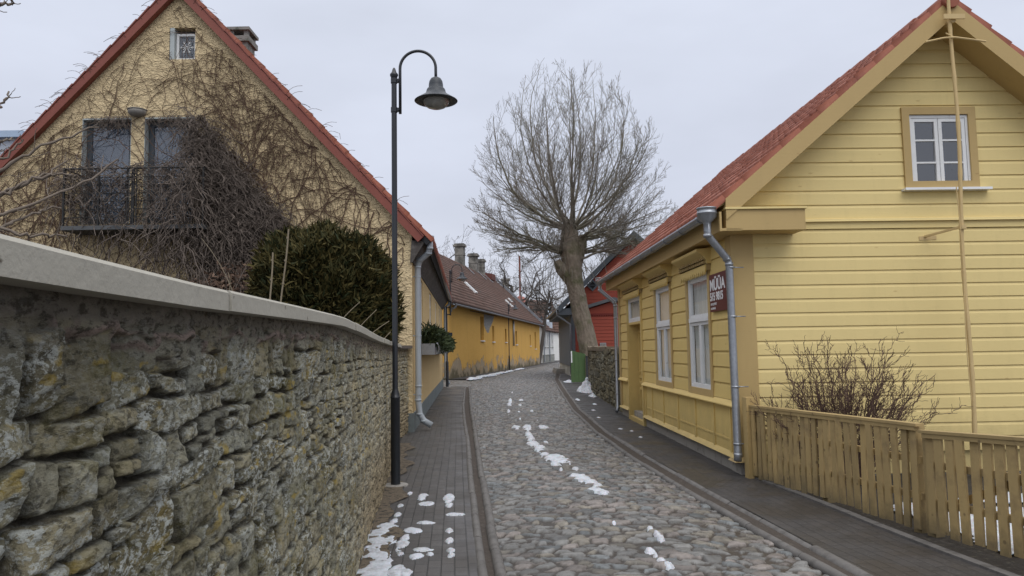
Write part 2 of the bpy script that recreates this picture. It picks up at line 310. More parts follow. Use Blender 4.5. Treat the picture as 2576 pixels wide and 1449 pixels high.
M_dirt = pm('gutter_dirt', (.055, .044, .036), .9, .35, 5, bump=.8, bs=30, bd=.02, col2=(.1, .085, .07), cs=18, th=(.58, .68))
M_asph = pm('asphalt', (.06, .056, .055), .8, .25, 2, bump=.5, bs=120, bd=.004, fine=.2)
M_kerb = pm('kerb_stone', (.125, .118, .112), .7, .25, 6, bump=.5, bs=40, bd=.006, col2=(.06, .056, .052), cs=7, th=(.5, .7))
M_litter = pm('gravel_litter', (.15, .12, .085), .95, .4, 30, bump=1, bs=60, bd=.02, col2=(.05, .042, .034), cs=14, th=(.5, .6))

# ------------------------------------------------------------------ ground
def ground():
    mb = MB(); mb.add([(-400, -60, -.07), (400, -60, -.07), (400, 700, -.07), (-400, 700, -.07)], [(0, 1, 2, 3)])
    o = mb.build('ground', M_soil); o['kind'] = 'structure'
ground()
def cob_rows():
    ys = [1.0]; 
    while ys[-1] < 108: y = ys[-1]; ys.append(y + (.03 if y < 4.6 else .0125*max(1, y/5.2)**1.55))
    return np.array(ys)
def cobble_field(X, Y):
    wx = X+.10*(vnoise(X*2.1, Y*2.1, 3)-.5)+.045*(fbm(X*9, Y*9, 6, 3)-.5); wy = Y+.10*(vnoise(X*2.1, Y*2.1, 9)-.5)+.045*(fbm(X*9, Y*9, 16, 3)-.5)
    big = vnoise(X*.9, Y*.9, 31)
    f1, f2, ci, cj, ox, oy = voro(wx/.146+.37*np.floor(wy/.122), wy/.122, 4, .95)
    rnd = hsh(ci, cj, 71); r2 = hsh(ci, cj, 72); r3 = hsh(ci, cj, 73); r4 = hsh(ci, cj, 74)
    d = f2-f1-.13*rnd-.05*big; dome = sst(.03, .16, d)*.75+.25*sst(.1, .6, d); z = -.03+.021*dome*(.6+.7*r4)+dome*(.012*(r2-.5)+.03*(ox*(r3-.5)+oy*(r4-.5)))+.009*(fbm(X*20, Y*20, 5)-.5)
    tone = (.088+.10*r2)*(.55+.95*fbm(X*22, Y*30, 8)); wm = rnd
    c = np.stack([tone*1.0, tone*.985, tone*.945], -1)
    pink = (r3 > .76)[..., None]; c = np.where(pink, np.stack([tone*1.09, tone*.96, tone*.88], -1), c)
    blue = (r3 < .16)[..., None]; c = np.where(blue, np.stack([tone*.80, tone*.86, tone*.88], -1), c)
    brn = ((r3 > .42) & (r3 < .58))[..., None]; c = np.where(brn, np.stack([tone*1.06, tone*.96, tone*.80], -1), c)
    j = sst(.035, .11, d)[..., None]; dirt = np.stack([.034+.016*big, .028+.011*big, .023+.007*big], -1)
    return z, dirt*(1-j)+c*j
def cobbles(name, left, right, ys, res, sunk=0):
    nu = res; u = np.linspace(0, 1, nu); L = left(ys)[:, None]; Rr = right(ys)[:, None]; X = L+(Rr-L)*u; Y = np.repeat(ys[:, None], nu, 1)
    z, c = cobble_field(X, Y); crown = .05*np.sin(pi*np.clip(u, 0, 1))[None, :]
    v = np.stack([X, Y, z+crown-.004+sunk], -1).reshape(-1, 3); me = fastmesh(name, v, gridfaces(nu, len(ys)), 4); setcol(me, c.reshape(-1, 3))
    o = link(name, me, M_cob, smooth=True); o['kind'] = 'structure'; return o
ysr = cob_rows()
cobbles('cobbled_street', lambda y: interp(T_rl, y)+.03, lambda y: interp(T_rr, y)-.03, ysr, 230)
cobbles('cobbled_side_street', lambda y: 0*y-16, lambda y: interp(T_rl, y)+.05, np.arange(33.05, 41.2, .07), 110, -.02)
yl = np.concatenate([np.arange(-1, 33.01, .5)])
sheet('pavement', M_pavL, lambda y: interp(T_wall, np.minimum(y, 13.5))-.0608*np.maximum(y-14.5, 0)*1.05-.1, lambda y: interp(T_gin, y), yl, 0., 3)
yr = np.arange(-1, 109, .5)
def rs_right(y): return np.where(y < 9.0, interp(T_edge, np.minimum(y, 8.98)), np.where(y < 33, 3.2, interp(T_ko, y)+2.2))
sheet('pavement_far_side', M_pavR, lambda y: interp(T_ko, y), rs_right, yr, .03, 3)
sheet('pavement_beyond', M_asph, lambda y: interp(T_rl, y)-4.0, lambda y: interp(T_rl, y)-.02, np.arange(40.9, 109, 1.), .02, 3)
sheet('gutter_channel', M_dirt, lambda y: interp(T_gin, y), lambda y: interp(T_rl, y), np.arange(-1, 32.9, .4), -.012, 3)
sheet('gutter_channel_right', M_dirt, lambda y: interp(T_rr, y), lambda y: interp(T_ko, y), yr, .004, 3)
# strip of grit along the foot of the rubble wall
sheet('grit_strip', M_litter, lambda y: interp(T_wall, y)-.03, lambda y: interp(T_wall, y)+.16+.07*np.sin(y*3.1)+.05*np.sin(y*7.7), np.arange(1, 13.2, .12), .004, 5, dz=lambda X, Y: .012*fbm(X*14, Y*14, 3))
# rounded kerb stones
def kerb(name, tab, y0, y1, r, z, seg=.8, rs=3):
    rng = np.random.default_rng(rs); mb = MB(); y = y0
    while y < y1:
        L = seg*(.75+.5*rng.random()); ye = min(y+L, y1); mid = (y+ye)/2; dx = (rng.random()-.5)*.012; dz = (rng.random()-.5)*.012
        pts = [(float(interp(tab, t))+dx, t, z+dz) for t in (y+.004, y+.02, mid, ye-.02, ye-.004)]
        mb.tube(pts, [r*.86, r, r*1.02, r, r*.86], 10); y = ye
    o = mb.build(name, M_kerb, smooth=True, fix=False); o['kind'] = 'structure'
kerb('kerb', T_gin, 1, 32.8, .042, -.022); kerb('kerb', T_rl, 1, 32.9, .045, -.02, rs=5)
kerb('kerb', T_ko, 1, 100, .058, -.028, .9, rs=7); kerb('kerb', T_rr, 1, 100, .042, -.026, 1.0, rs=8); kerb('kerb', T_rl, 41, 100, .06, .0, 1.2, rs=9)
mb = MB()
ye_ = list(np.arange(1, 9.01, .8))
for a, b in zip(ye_[:-1], ye_[1:]): mb.bar((float(interp(T_edge, a))+.035, a+.004, .012), (float(interp(T_edge, b))+.035, b-.004, .012), .075, .07)
o = mb.build('edging', M_kerb); o['kind'] = 'structure'
# yard behind the fence, raised garden behind the rubble wall
def terr(name, m, x0, x1, y0, y1, z, n, amp, s):
    xs = np.linspace(x0, x1, n); ys = np.linspace(y0, y1, n); X, Y = np.meshgrid(xs, ys); Z = z+amp*(fbm(X*1.5, Y*1.5, s)-.5)
    o = link(name, fastmesh(name, np.stack([X, Y, Z], -1).reshape(-1, 3), gridfaces(n, n), 4), m, smooth=True); o['kind'] = 'structure'; return o
sheet('yard_soil', M_soil, lambda y: interp(T_edge, y)+.06, lambda y: 0*y+12, np.arange(-1, 9.31, .15), .0, 60, dz=lambda X, Y: .05*(fbm(X*3, Y*3, 11)-.5)+.01)
sheet('garden_soil', M_soil, lambda y: 0*y-18, lambda y: interp(T_wall, y)-.3, np.arange(-2, 14.8, .5), .95, 12, dz=lambda X, Y: .3*(fbm(X, Y, 13)-.5))

# ------------------------------------------------------------------ snow
def snow(name, blobs, x0, x1, y0, y1, res, zb, h, s, edge=.5, ax=1., ay=1., cone=False):
    xs = np.arange(x0, x1, res); ys = np.arange(y0, y1, res*1.4); X, Y = np.meshgrid(xs, ys); f = np.full_like(X, -1.)
    for bx, by, rx, ry, *t in blobs:
        tt = t[0] if t else 0; dx = X-bx; dy = Y-by; a = dx*cos(tt)+dy*sin(tt); b = -dx*sin(tt)+dy*cos(tt)
        f = np.maximum(f, 1-np.sqrt((a/rx)**2+(b/ry)**2))
    f = f + edge*(fbm(X*7*ax, Y*7*ay, s, 5)-.5) - .1*(1-sst(0, .05, f)); m = f > .05
    Z = zb(X, Y) + h*(np.clip(f, 0, 1)**1.3 if cone else sst(0, .55, f))*(.7+.6*fbm(X*10, Y*10, s+3)); Z = np.where(m, Z, zb(X, Y)-.006)
    F_ = gridfaces(len(xs), len(ys)); keep = m.ravel()[F_].sum(1) >= 2; F_ = F_[keep]
    used, inv = np.unique(F_, return_inverse=True); v = np.stack([X, Y, Z], -1).reshape(-1, 3)[used]
    o = link(name, fastmesh(name, v, inv.reshape(F_.shape), 4), M_snow, smooth=True)
    o['kind'] = 'stuff'; return o
flat = lambda z: (lambda X, Y: np.full_like(X, z))

# ------------------------------------------------------------------ rubble walls
def rubble(name, label, tab_pts, y_samples, zs, seed, size, normal_sign, mat_, thick, cat, lichen, tones, top=None, mortar=0):
    """tab: plan polyline (x(y)); face displaced sideways; returns root"""
    rng = np.random.default_rng(seed); ys = np.array(y_samples); zs = np.array(zs); nY, nZ = len(ys), len(zs)
    Sg, Zg = np.meshgrid(ys, zs)                # (nZ,nY)
    ws = Sg+.05*(fbm(Sg*3.2, Zg*3.2, seed)-.5)+.026*(fbm(Sg*20, Zg*20, seed+3)-.5); wz = Zg+.06*(fbm(Sg*2.4, Zg*2.4, seed+7)-.5)+.024*(fbm(Sg*17, Zg*17, seed+9)-.5)
    best = np.full(Sg.shape, -1.); fold = np.zeros(Sg.shape); idt = np.full(Sg.shape, -1, int); rec = []
    z = zs[0]-.06; lo_w, hi_w, lo_h, hi_h = size
    while z < zs[-1]:
        h = lo_h+(hi_h-lo_h)*rng.random()**1.2; s_ = ys[0]-.3*rng.random()
        while s_ < ys[-1]:
            ln = (lo_w+(hi_w-lo_w)*rng.random()**1.4); n = 1
            if h > lo_h*1.35 and rng.random() < .36: n = 2
            if h > lo_h*2 and rng.random() < .25: n = 3
            cuts = np.cumsum(np.concatenate([[0], .6+rng.random(n)])); cuts = cuts/cuts[-1]*h
            for q in range(n):
                off = (rng.random()-.5)*.05*ln; rec.append((s_+off, s_+ln+off*.5, z+cuts[q]+(rng.random()-.5)*.02, z+cuts[q+1]+(rng.random()-.5)*.02, (rng.random()-.5)*.16))
            s_ += ln
        z += h
    rec = np.array(rec); rr = rng.random((len(rec), 6))
    for i, (a, b, c, d, t) in enumerate(rec):
        i0, i1 = np.searchsorted(ys, [a-.12, b+.12]); j0, j1 = np.searchsorted(zs, [c-.12, d+.12])
        if i1-i0 < 1 or j1-j0 < 1: continue
        U = ws[j0:j1, i0:i1]-(a+b)/2; V = wz[j0:j1, i0:i1]-(c+d)/2; ct, st = cos(t), sin(t); u = U*ct+V*st; v = -U*st+V*ct
        hx = (b-a)/2-.001; hz = (d-c)/2-.001; jt = (rng.random(4)-.5)*np.array([.5, .5, .22, .22]); sdv = np.full(u.shape, 9.)
        for (nx_, nz_, hh_), q_ in zip(((1, 0, hx), (-1, 0, hx), (0, 1, hz), (0, -1, hz)), jt):
            ca, sa = cos(q_), sin(q_); sdv = np.minimum(sdv, hh_-(u*(nx_*ca-nz_*sa)+v*(nx_*sa+nz_*ca)))
        cq = rng.random()*6.283; cut = .55*min(hx, hz)*(.6+rng.random()); fq = np.clip((u*cos(cq)+v*sin(cq)-cut)*(.3+.5*rng.random()), 0, .05)
        fold[j0:j1, i0:i1] = np.where(sdv > best[j0:j1, i0:i1], fq, fold[j0:j1, i0:i1])
        m = sdv > best[j0:j1, i0:i1]; best[j0:j1, i0:i1] = np.where(m, sdv, best[j0:j1, i0:i1]); idt[j0:j1, i0:i1] = np.where(m, i, idt[j0:j1, i0:i1])
    R = rr[idt]; rc = rec[idt]; tl = (Sg-(rc[..., 0]+rc[..., 1])/2)*(R[..., 2]-.5)*.18+(Zg-(rc[..., 2]+rc[..., 3])/2)*(R[..., 3]-.5)*.3
    rise = sst(-.003, .008, best); H = -.030+rise*(.030+.016*(R[..., 0]-.4))+np.clip(tl, -.014, .014)*rise-.5*fold*rise+.012*(fbm(Sg*11, Zg*14, seed+20)-.5)+.009*(fbm(Sg*26, Zg*50, seed+21)-.5)
    H += .010*(np.floor(fbm(Sg*7, Zg*16, seed+44)*6)/6-.4)*rise+.007*(fbm(Sg*90, Zg*90, seed+50, 3)-.5)
    tone = tones[0]+(tones[1]-tones[0])*R[..., 1]; hue = R[..., 4]
    c = np.stack([tone*(1.02+.16*(hue-.3)), tone*(.97+.02*hue), tone*(.79-.16*hue)], -1)
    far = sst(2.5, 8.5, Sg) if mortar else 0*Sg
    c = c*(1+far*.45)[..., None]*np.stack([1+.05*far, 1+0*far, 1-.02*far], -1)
    low = (sst(.9, .2, Zg)*sst(4.5, 7, Sg)) if mortar else 0*Sg
    c = c*(1-low[..., None])+low[..., None]*np.stack([.27+.1*R[..., 1], .22+.08*R[..., 1], .145+.05*R[..., 1]], -1)
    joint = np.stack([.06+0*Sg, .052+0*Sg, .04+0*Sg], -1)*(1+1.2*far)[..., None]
    L3 = np.stack([(lichen[0]*(.25+.75*(R[..., 3] > .4)))*(1-low)*(1-.35*far), lichen[1]*(R[..., 2] > .3)*(1-low), lichen[2]*(1-.8*far)*(1-low)], -1)
    if mortar:
        up_ = sst(1.57, 1.63, Zg+.12*(fbm(Sg*1.9, Zg*3, 91)-.5)); band = sst(1.652, 1.666, Zg+.03*(fbm(Sg*5, Zg*5, 92)-.5))
        pinkm = np.stack([.30+0*Sg, .235+0*Sg, .205+0*Sg], -1); joint = joint*(1-up_[..., None])+pinkm*up_[..., None]
        H = np.where(rise < .9, H+up_*(1-rise)*.042, H)
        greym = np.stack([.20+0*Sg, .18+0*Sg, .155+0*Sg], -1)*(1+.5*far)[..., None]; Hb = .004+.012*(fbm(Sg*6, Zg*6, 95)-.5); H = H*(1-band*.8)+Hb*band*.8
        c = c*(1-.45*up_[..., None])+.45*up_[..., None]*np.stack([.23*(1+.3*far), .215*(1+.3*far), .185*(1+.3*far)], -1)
        c = c*(1-band[..., None])+greym*band[..., None]; joint = joint*(1-band[..., None])+greym*band[..., None]; L3 = L3*(1-.85*np.maximum(up_, band))[..., None]
    jj = sst(-.001, .007, best)[..., None]; c = joint*(1-jj)+c*jj; L3 = L3*jj
    Xg = np.interp(Sg, tab_pts[1], tab_pts[0])+normal_sign*H
    topz = np.interp(Sg, *top) if top is not None else zs[-1]
    Zf = Zg*(topz/zs[-1])
    v = np.stack([Xg, Sg, Zf], -1).reshape(-1, 3); f = gridfaces(nY, nZ)
    root = thing(name, label, cat, (float(np.interp(ys[nY//2], tab_pts[1], tab_pts[0])), float(ys[nY//2]), 0))
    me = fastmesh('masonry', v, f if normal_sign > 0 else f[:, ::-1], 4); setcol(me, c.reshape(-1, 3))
    a = me.color_attributes.new('Lich', 'FLOAT_COLOR', 'POINT'); a.data.foreach_set('color', np.hstack([L3.reshape(-1, 3), np.ones((L3.shape[0]*L3.shape[1], 1))]).astype(np.float32).ravel())
    link('masonry', me, mat_, root, smooth=True)
    return root
ysw = [-1.5]
while ysw[-1] < 14.86: y = ysw[-1]; ysw.append(y + (.03 if y < .55 else min(.03, .0046*max(1, (y-.3)/.9)**.9)))
twx = np.array(T_wall)
COPZ = ([-2, .9, 1.6, 3, 4.2, 5, 7, 9, 13.8], [1.738, 1.742, 1.749, 1.775, 1.795, 1.783, 1.745, 1.72, 1.70])
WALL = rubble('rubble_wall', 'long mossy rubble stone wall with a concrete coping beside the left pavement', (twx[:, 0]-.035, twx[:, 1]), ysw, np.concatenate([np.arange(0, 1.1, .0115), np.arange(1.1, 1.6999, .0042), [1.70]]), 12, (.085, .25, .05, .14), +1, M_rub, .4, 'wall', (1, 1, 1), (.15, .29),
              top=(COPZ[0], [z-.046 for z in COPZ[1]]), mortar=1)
mb = MB()                                                           # core of the wall behind its face
for a, b in zip(T_wall[:-2], T_wall[1:-1]):
    mb.add([(a[0]-.12, a[1], -.05), (b[0]-.12, b[1], -.05), (b[0]-.12, b[1], 1.63), (a[0]-.12, a[1], 1.63), (a[0]-.42, a[1], -.05), (b[0]-.42, b[1], -.05), (b[0]-.42, b[1], 1.63), (a[0]-.42, a[1], 1.63)], [(0,1,2,3), (5,4,7,6), (3,2,6,7), (4,0,3,7), (1,5,6,2)])
mb.build('wall_core', M_conc, WALL)
k = NM('coping_concrete'); k.b.inputs['Roughness'].default_value = .85
c = k.mix(k.noise(3, 6, .6, (1, .6, 2)), (.30, .285, .24), (.43, .41, .355)); c = k.mix(k.thr(k.noise(26, 5, .6, (1, .5, 1)), .66, .72), c, (.09, .075, .055)); c = k.mix(k.thr(k.noise(5, 5, .6, (1, .2, 3)), .55, .75, 0, .5), c, (.22, .21, .18))
k.base(c); k.bump(k.noise(24, 6, .6), .5, .008); M_cop = k.m
yc = -1.4; cl = [.92, 1.02, 1.0, 1.04, .98, 1.0, .95, 1.0]; i = 0
while yc < 13.2:
    L = 1.0 if yc > -.2 else 1.1; ye = min(yc+L, 13.3); mb = MB(); ts = np.linspace(yc+.002, ye-.002, 5); vs = []
    for t in ts:
        x = float(interp(T_wall, t)); z1 = float(np.interp(t, *COPZ)); j = .004*sin(i*2.3)
        vs += [(x+.032+j, t, z1-.050), (x+.032+j, t, z1-.007), (x+.025+j, t, z1), (x-.48, t, z1+.012), (x-.48, t, z1-.045)]
    fs = [tuple(range(5)), tuple(range(24, 19, -1))] + [(p*5+q, p*5+(q+1) % 5, (p+1)*5+(q+1) % 5, (p+1)*5+q) for p in range(4) for q in range(5)]
    mb.add(vs, fs); mb.build('coping_slab', M_cop, WALL); yc = ye; i += 1
mb = MB(); mb.box(-2.5, -1.99, 13.33, 14.87, 1.642, 1.70); mb.box(-2.45, -2.12, 13.33, 14.87, -.05, 1.64); mb.build('end_slab', pm('end_slab_brown', (.12, .1, .085), .85, .2, 4, bump=.4), WALL)

ysr2 = np.arange(17.95, 27.3, .022); T_w2 = (np.array([2.60, 2.72, 2.74]), np.array([17.9, 25, 28]))
W2 = rubble('dry_stone_wall', 'brown dry-stone wall between the yellow house and the green gate', T_w2, ysr2, np.linspace(0, 1.56, 90), 41, (.26, .75, .09, .2), -1, M_rub2, .4, 'wall', (.4, .2, .5), (.09, .27))
mb = MB(); mb.box(2.80, 3.15, 17.9, 27.28, -.05, 1.5); mb.build('wall_core', M_conc, W2)
# end face and rough cap stones
rng = np.random.default_rng(5); mb = MB(); y = 17.9
while y < 27.2:
    L = .25+.35*rng.random(); hh = .02+.09*rng.random(); a = Matrix.Translation((2.92, y+L/2, 1.53)) @ Matrix.Rotation((rng.random()-.5)*.12, 4, 'X') @ Matrix.Rotation((rng.random()-.5)*.15, 4, 'Z')
    mb.box(-.22-.03*rng.random(), .22, -L/2+.01, L/2-.01, -.03, hh, a); y += L
z = 0
while z < 1.5:
    hh = .07+.1*rng.random(); x = 2.70
    while x < 3.12:
        ln = .14+.2*rng.random(); a = Matrix.Translation((x+ln/2, 27.3, z+hh/2)) @ Matrix.Rotation((rng.random()-.5)*.1, 4, 'Y'); mb.box(-ln/2+.008, ln/2-.008, -.1, .03+.03*rng.random(), -hh/2+.008, hh/2-.008, a); x += ln
    z += hh
o = mb.build('cap_stones', pm('cap_stone', (.17, .14, .10), .9, .4, 5, bump=.8, bs=20, bd=.02), W2)

# ------------------------------------------------------------------ wall strips with openings
def cutlist(xa, xb, holes, z0, z1):
    ivs = [(xa, xb)]
    for h0, h1, a, b in holes:
        if a < z1-1e-4 and b > z0+1e-4:
            ivs = [q for p in ivs for q in ((p[0], min(p[1], h0)), (max(p[0], h1), p[1])) if q[1]-q[0] > 1e-3]
    return ivs
def strips(mb, lim, zl, holes, fn, depth=.15):
    zl = sorted(set([round(z, 4) for z in zl]+[round(z, 4) for h in holes for z in h[2:]]))
    for z0, z1 in zip(zl[:-1], zl[1:]):
        (a0, b0), (a1, b1) = lim(z0), lim(z1)
        for xa, xb in cutlist(min(a0, a1), max(b0, b1), holes, z0, z1):
            l0 = max(a0, xa) if xa > min(a0, a1)+1e-4 else a0; l1 = max(a1, xa) if xa > min(a0, a1)+1e-4 else a1
            r0_ = min(b0, xb) if xb < max(b0, b1)-1e-4 else b0; r1_ = min(b1, xb) if xb < max(b0, b1)-1e-4 else b1
            if r0_ <= l0 and r1_ <= l1: continue
            mb.add([fn(l0, z0, 0), fn(r0_, z0, 0), fn(r1_, z1, 0), fn(l1, z1, 0)], [(0, 1, 2, 3)])
    if depth:
        for x0, x1, z0, z1 in holes:
            q = [(x0, z0), (x1, z0), (x1, z1), (x0, z1)]
            for i in range(4):
                a, b = q[i], q[(i+1) % 4]; mb.add([fn(*a, 0), fn(*b, 0), fn(*b, depth), fn(*a, depth)], [(0, 1, 2, 3)])
    return mb
def clap(mb, lim, z0, z1, holes, fn, step=.175, p=.019):
    n = max(1, round((z1-z0)/step)); h = (z1-z0)/n
    for i in range(n):
        za = z0+i*h; zb = za+h; zm = zb-.045
        zz = [za]+sorted(set(z for hh in holes for z in hh[2:] if za+.003 < z < zb-.003))+[zb]
        for c0, c1 in zip(zz[:-1], zz[1:]):
            (a0, b0), (a1, b1) = lim(c0), lim(c1)
            for xa, xb in cutlist(min(a0, a1), max(b0, b1), holes, c0, c1):
                def X(z, side):
                    t = (z-c0)/(c1-c0); lx = a0+(a1-a0)*t; rx = b0+(b1-b0)*t
                    if side == 0: return max(lx, xa) if xa > min(a0, a1)+1e-4 else lx
                    return min(rx, xb) if xb < max(b0, b1)-1e-4 else rx
                def D(z): return -(p-(p-.016)*(z-za)/(zm-za)) if z <= zm else -.002-.014*(zb-z)/(zb-zm)
                lv = [c0]+([zm] if c0 < zm < c1 else [])+[c1]
                for s0, s1 in zip(lv[:-1], lv[1:]):
                    d0 = D(s0+1e-6); d1 = D(s1-1e-6)
                    if X(s0, 1) > X(s0, 0) or X(s1, 1) > X(s1, 0): mb.add([fn(X(s0, 0), s0, d0), fn(X(s0, 1), s0, d0), fn(X(s1, 1), s1, d1), fn(X(s1, 0), s1, d1)], [(0, 1, 2, 3)])
                if abs(c0-za) < 1e-6: mb.add([fn(X(c0, 0), c0, .0), fn(X(c0, 1), c0, .0), fn(X(c0, 1), c0, -p), fn(X(c0, 0), c0, -p)], [(0, 1, 2, 3)])
    return mb
def tilemesh(fn, U, V, tw=.2, tc=.33, amp=.028, step=.026, ru=8, seed=0):
    nu = int(round(U/tw))*ru+1; us = np.linspace(0, U, nu); nc = max(1, int(round(V/tc))); c = V/nc; vl = []; hl = []
    rng = np.random.default_rng(seed)
    for k_ in range(nc): vl += [k_*c, k_*c+.004, (k_+1)*c-.004]; hl += [0. if k_ else -.05, step, .004]
    vl.append(V); hl.append(0)
    vl = np.array(vl); hl = np.array(hl); ph = us/tw*2*pi; wave = amp*(.5+.5*np.cos(ph)+.18*np.cos(2*ph+.6))
    rowid = np.minimum((vl/c).astype(int), nc-1); colid = np.floor(us/tw).astype(int); jit = (hsh(colid[None, :]+0*rowid[:, None], rowid[:, None]+0*colid[None, :], seed)-.5)*.012
    Z = hl[:, None]+wave[None, :]+jit; Uu = np.concatenate([[us[0]], us, [us[-1]]]); Z = np.concatenate([Z[:, :1]*0-.04, Z, Z[:, :1]*0-.04], 1)
    P = fn(np.repeat(Uu[None, :], len(vl), 0), np.repeat(vl[:, None], len(Uu), 1), Z)
    return fastmesh('tiles', P.reshape(-1, 3), gridfaces(len(Uu), len(vl)), 4)
def frame(mb, fn, x0, x1, z0, z1, wd, d0, d1):       # rectangular ring
    for a in ((x0, x1, z0, z0+wd), (x0, x1, z1-wd, z1), (x0, x0+wd, z0+wd, z1-wd), (x1-wd, x1, z0+wd, z1-wd)):
        vs = [fn(x, z, d) for d in (d0, d1) for x, z in ((a[0], a[2]), (a[1], a[2]), (a[1], a[3]), (a[0], a[3]))]
        mb.add(vs, [(0,1,2,3), (7,6,5,4), (0,4,5,1), (1,5,6,2), (2,6,7,3), (3,7,4,0)])
    return mb
def slab(mb, fn, x0, x1, z0, z1, d0, d1):
    vs = [fn(x, z, d) for d in (d0, d1) for x, z in ((x0, z0), (x1, z0), (x1, z1), (x0, z1))]
    return mb.add(vs, [(0,1,2,3), (7,6,5,4), (0,4,5,1), (1,5,6,2), (2,6,7,3), (3,7,4,0)])

# ================================================================== yellow clapboard house (right)
YH = thing('yellow_house', 'yellow clapboard house with red tile roof and ochre trim on the right', 'house', (2.76, 9.27, 0), radians(1.41))
HL, HW, EV = 8.5, 5.4, 3.0
ROOTM_ = ROOTM[YH]
def P(X, Y, Z): return ROOTM_ @ Vector((X, Y, Z))
gf = lambda x, z, d: (x, d, z)                  # gable wall: d>0 goes inward
sf = lambda y, z, d: (d, y, z)                  # street wall
zr = lambda X: 3.39+.853*(X+.15) if X <= 2.70 else 3.39+.853*(5.55-X)
AW = (2.24, 3.17, 3.53, 4.56)                   # attic window opening with its casing
glim = lambda z: ((.0, HW) if z < 3.2 else (max(0, (z-3.39+.25)/.853-.15-.02), min(HW, 5.55-(z-3.39+.25)/.853+.02)))
mb = MB(); clap(mb, lambda z: (.24, HW), .27, 3.03, [], gf); clap(mb, glim, 3.16, 5.52, [AW], gf)
mb.build('gable_clapboards', M_yel, YH, True, fix=False)
mb = MB(); strips(mb, lambda z: (0, HW) if z < 3.2 else (max(0, (z-3.39+.2)/.853-.15), min(HW, 5.55-(z-3.39+.2)/.853)), [.0, 3.2, 5.6], [AW], lambda x, z, d: (x, .03+d, z), .12)
WIN = [(1.03, 2.13, .96, 2.63), (3.30, 4.42, .96, 2.66)]; DOOR = (5.80, 7.28, .04, 2.66)
strips(mb, lambda z: (.03, HL), [0, 3.6], WIN+[DOOR], lambda y, z, d: (.03+d, y, z), .0)
mb.add([(.03, HL, 0), (HW, HL, 0), (HW, HL, 3.2), (2.7, HL, 5.6), (.03, HL, 3.2)], [(0, 1, 2, 3, 4)]); mb.add([(HW, .03, 0), (HW, HL, 0), (HW, HL, 3.2), (HW, .03, 3.2)], [(0, 1, 2, 3)])
mb.build('wall', M_yel, YH, True, fix=False)
TR = .095
hs = [(a-TR, b+TR, c-.1, d+TR+.02) for a, b, c, d in WIN]+[(DOOR[0]-TR, DOOR[1]+TR, 0, DOOR[3]+TR)]
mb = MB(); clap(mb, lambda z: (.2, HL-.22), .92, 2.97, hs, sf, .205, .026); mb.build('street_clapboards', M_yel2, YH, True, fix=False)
# panelled dado below the windows
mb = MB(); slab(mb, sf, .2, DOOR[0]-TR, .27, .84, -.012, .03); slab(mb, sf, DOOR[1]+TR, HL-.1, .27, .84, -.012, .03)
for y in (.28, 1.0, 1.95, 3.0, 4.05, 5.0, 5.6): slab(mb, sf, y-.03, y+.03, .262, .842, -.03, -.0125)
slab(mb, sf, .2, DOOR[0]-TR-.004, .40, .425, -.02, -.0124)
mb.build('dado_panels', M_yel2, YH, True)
mb = MB()
for a, b in ((-.0, DOOR[0]-TR), (DOOR[1]+TR, HL)):
    mb.add([(-.085, a, .855), (-.085, b, .855), (-.02, b, .915), (-.02, a, .915), (.02, a, .845), (.02, b, .845), (-.085, a, .84), (-.085, b, .84)], [(0, 1, 2, 3), (6, 7, 1, 0), (6, 4, 5, 7), (0, 3, 4, 6), (1, 7, 5, 2), (3, 2, 5, 4)])
    mb.add([(-.075, a, .215), (-.075, b, .215), (-.012, b, .27), (-.012, a, .27), (.02, a, .21), (.02, b, .21)], [(0, 1, 2, 3), (0, 4, 5, 1), (0, 3, 4), (1, 5, 2), (3, 2, 5, 4)])
mb.build('sill_ledge', M_yel2, YH, True)
mb = MB(); mb.box(.05, HW, .05, HL-.02, -.1, .22); mb.box(-.01, .3, -.03, .35, -.1, .17); mb.box(.0, .06, .3, DOOR[0]-.06, -.1, .205); mb.box(.0, .06, DOOR[1]+.06, HL, -.1, .205)
mb.build('plinth', M_conc, YH, True)
mb = MB()                                        # corner boards with flared foot
for (x0, x1, y0, y1) in ((-.035, .25, -.035, -.0), (-.035, -.0, -.0, .19)): mb.box(x0, x1, y0, y1, .24, 2.98)
mb.add([(-.035, -.035, .24), (.25, -.035, .24), (.25, 0, .24), (-.035, .19, .24), (-.1, -.1, .185), (.27, -.1, .185), (.27, 0, .185), (-.1, .19, .185)], [(0, 1, 5, 4), (1, 2, 6, 5), (3, 0, 4, 7), (4, 5, 6, 7)])
mb.build('corner_board', M_och, YH, True)
mb = MB(); mb.box(-.035, 0., HL-.2, HL+.03, .24, 2.98); mb.build('corner_board', M_och, YH, True)
mb = MB()                                        # band course with drip cap
mb.box(.77, HW, -.028, .03, 3.035, 3.12); mb.add([(.77, -.062, 3.122), (HW, -.062, 3.122), (HW, .03, 3.122), (.77, .03, 3.122), (.77, -.055, 3.155), (HW, -.055, 3.155), (HW, .03, 3.175), (.77, .03, 3.175)], [(0, 1, 2, 3), (7, 6, 5, 4), (0, 4, 5, 1), (0, 3, 7, 4), (1, 5, 6, 2)])
mb.build('band_course', M_yel, YH, True)
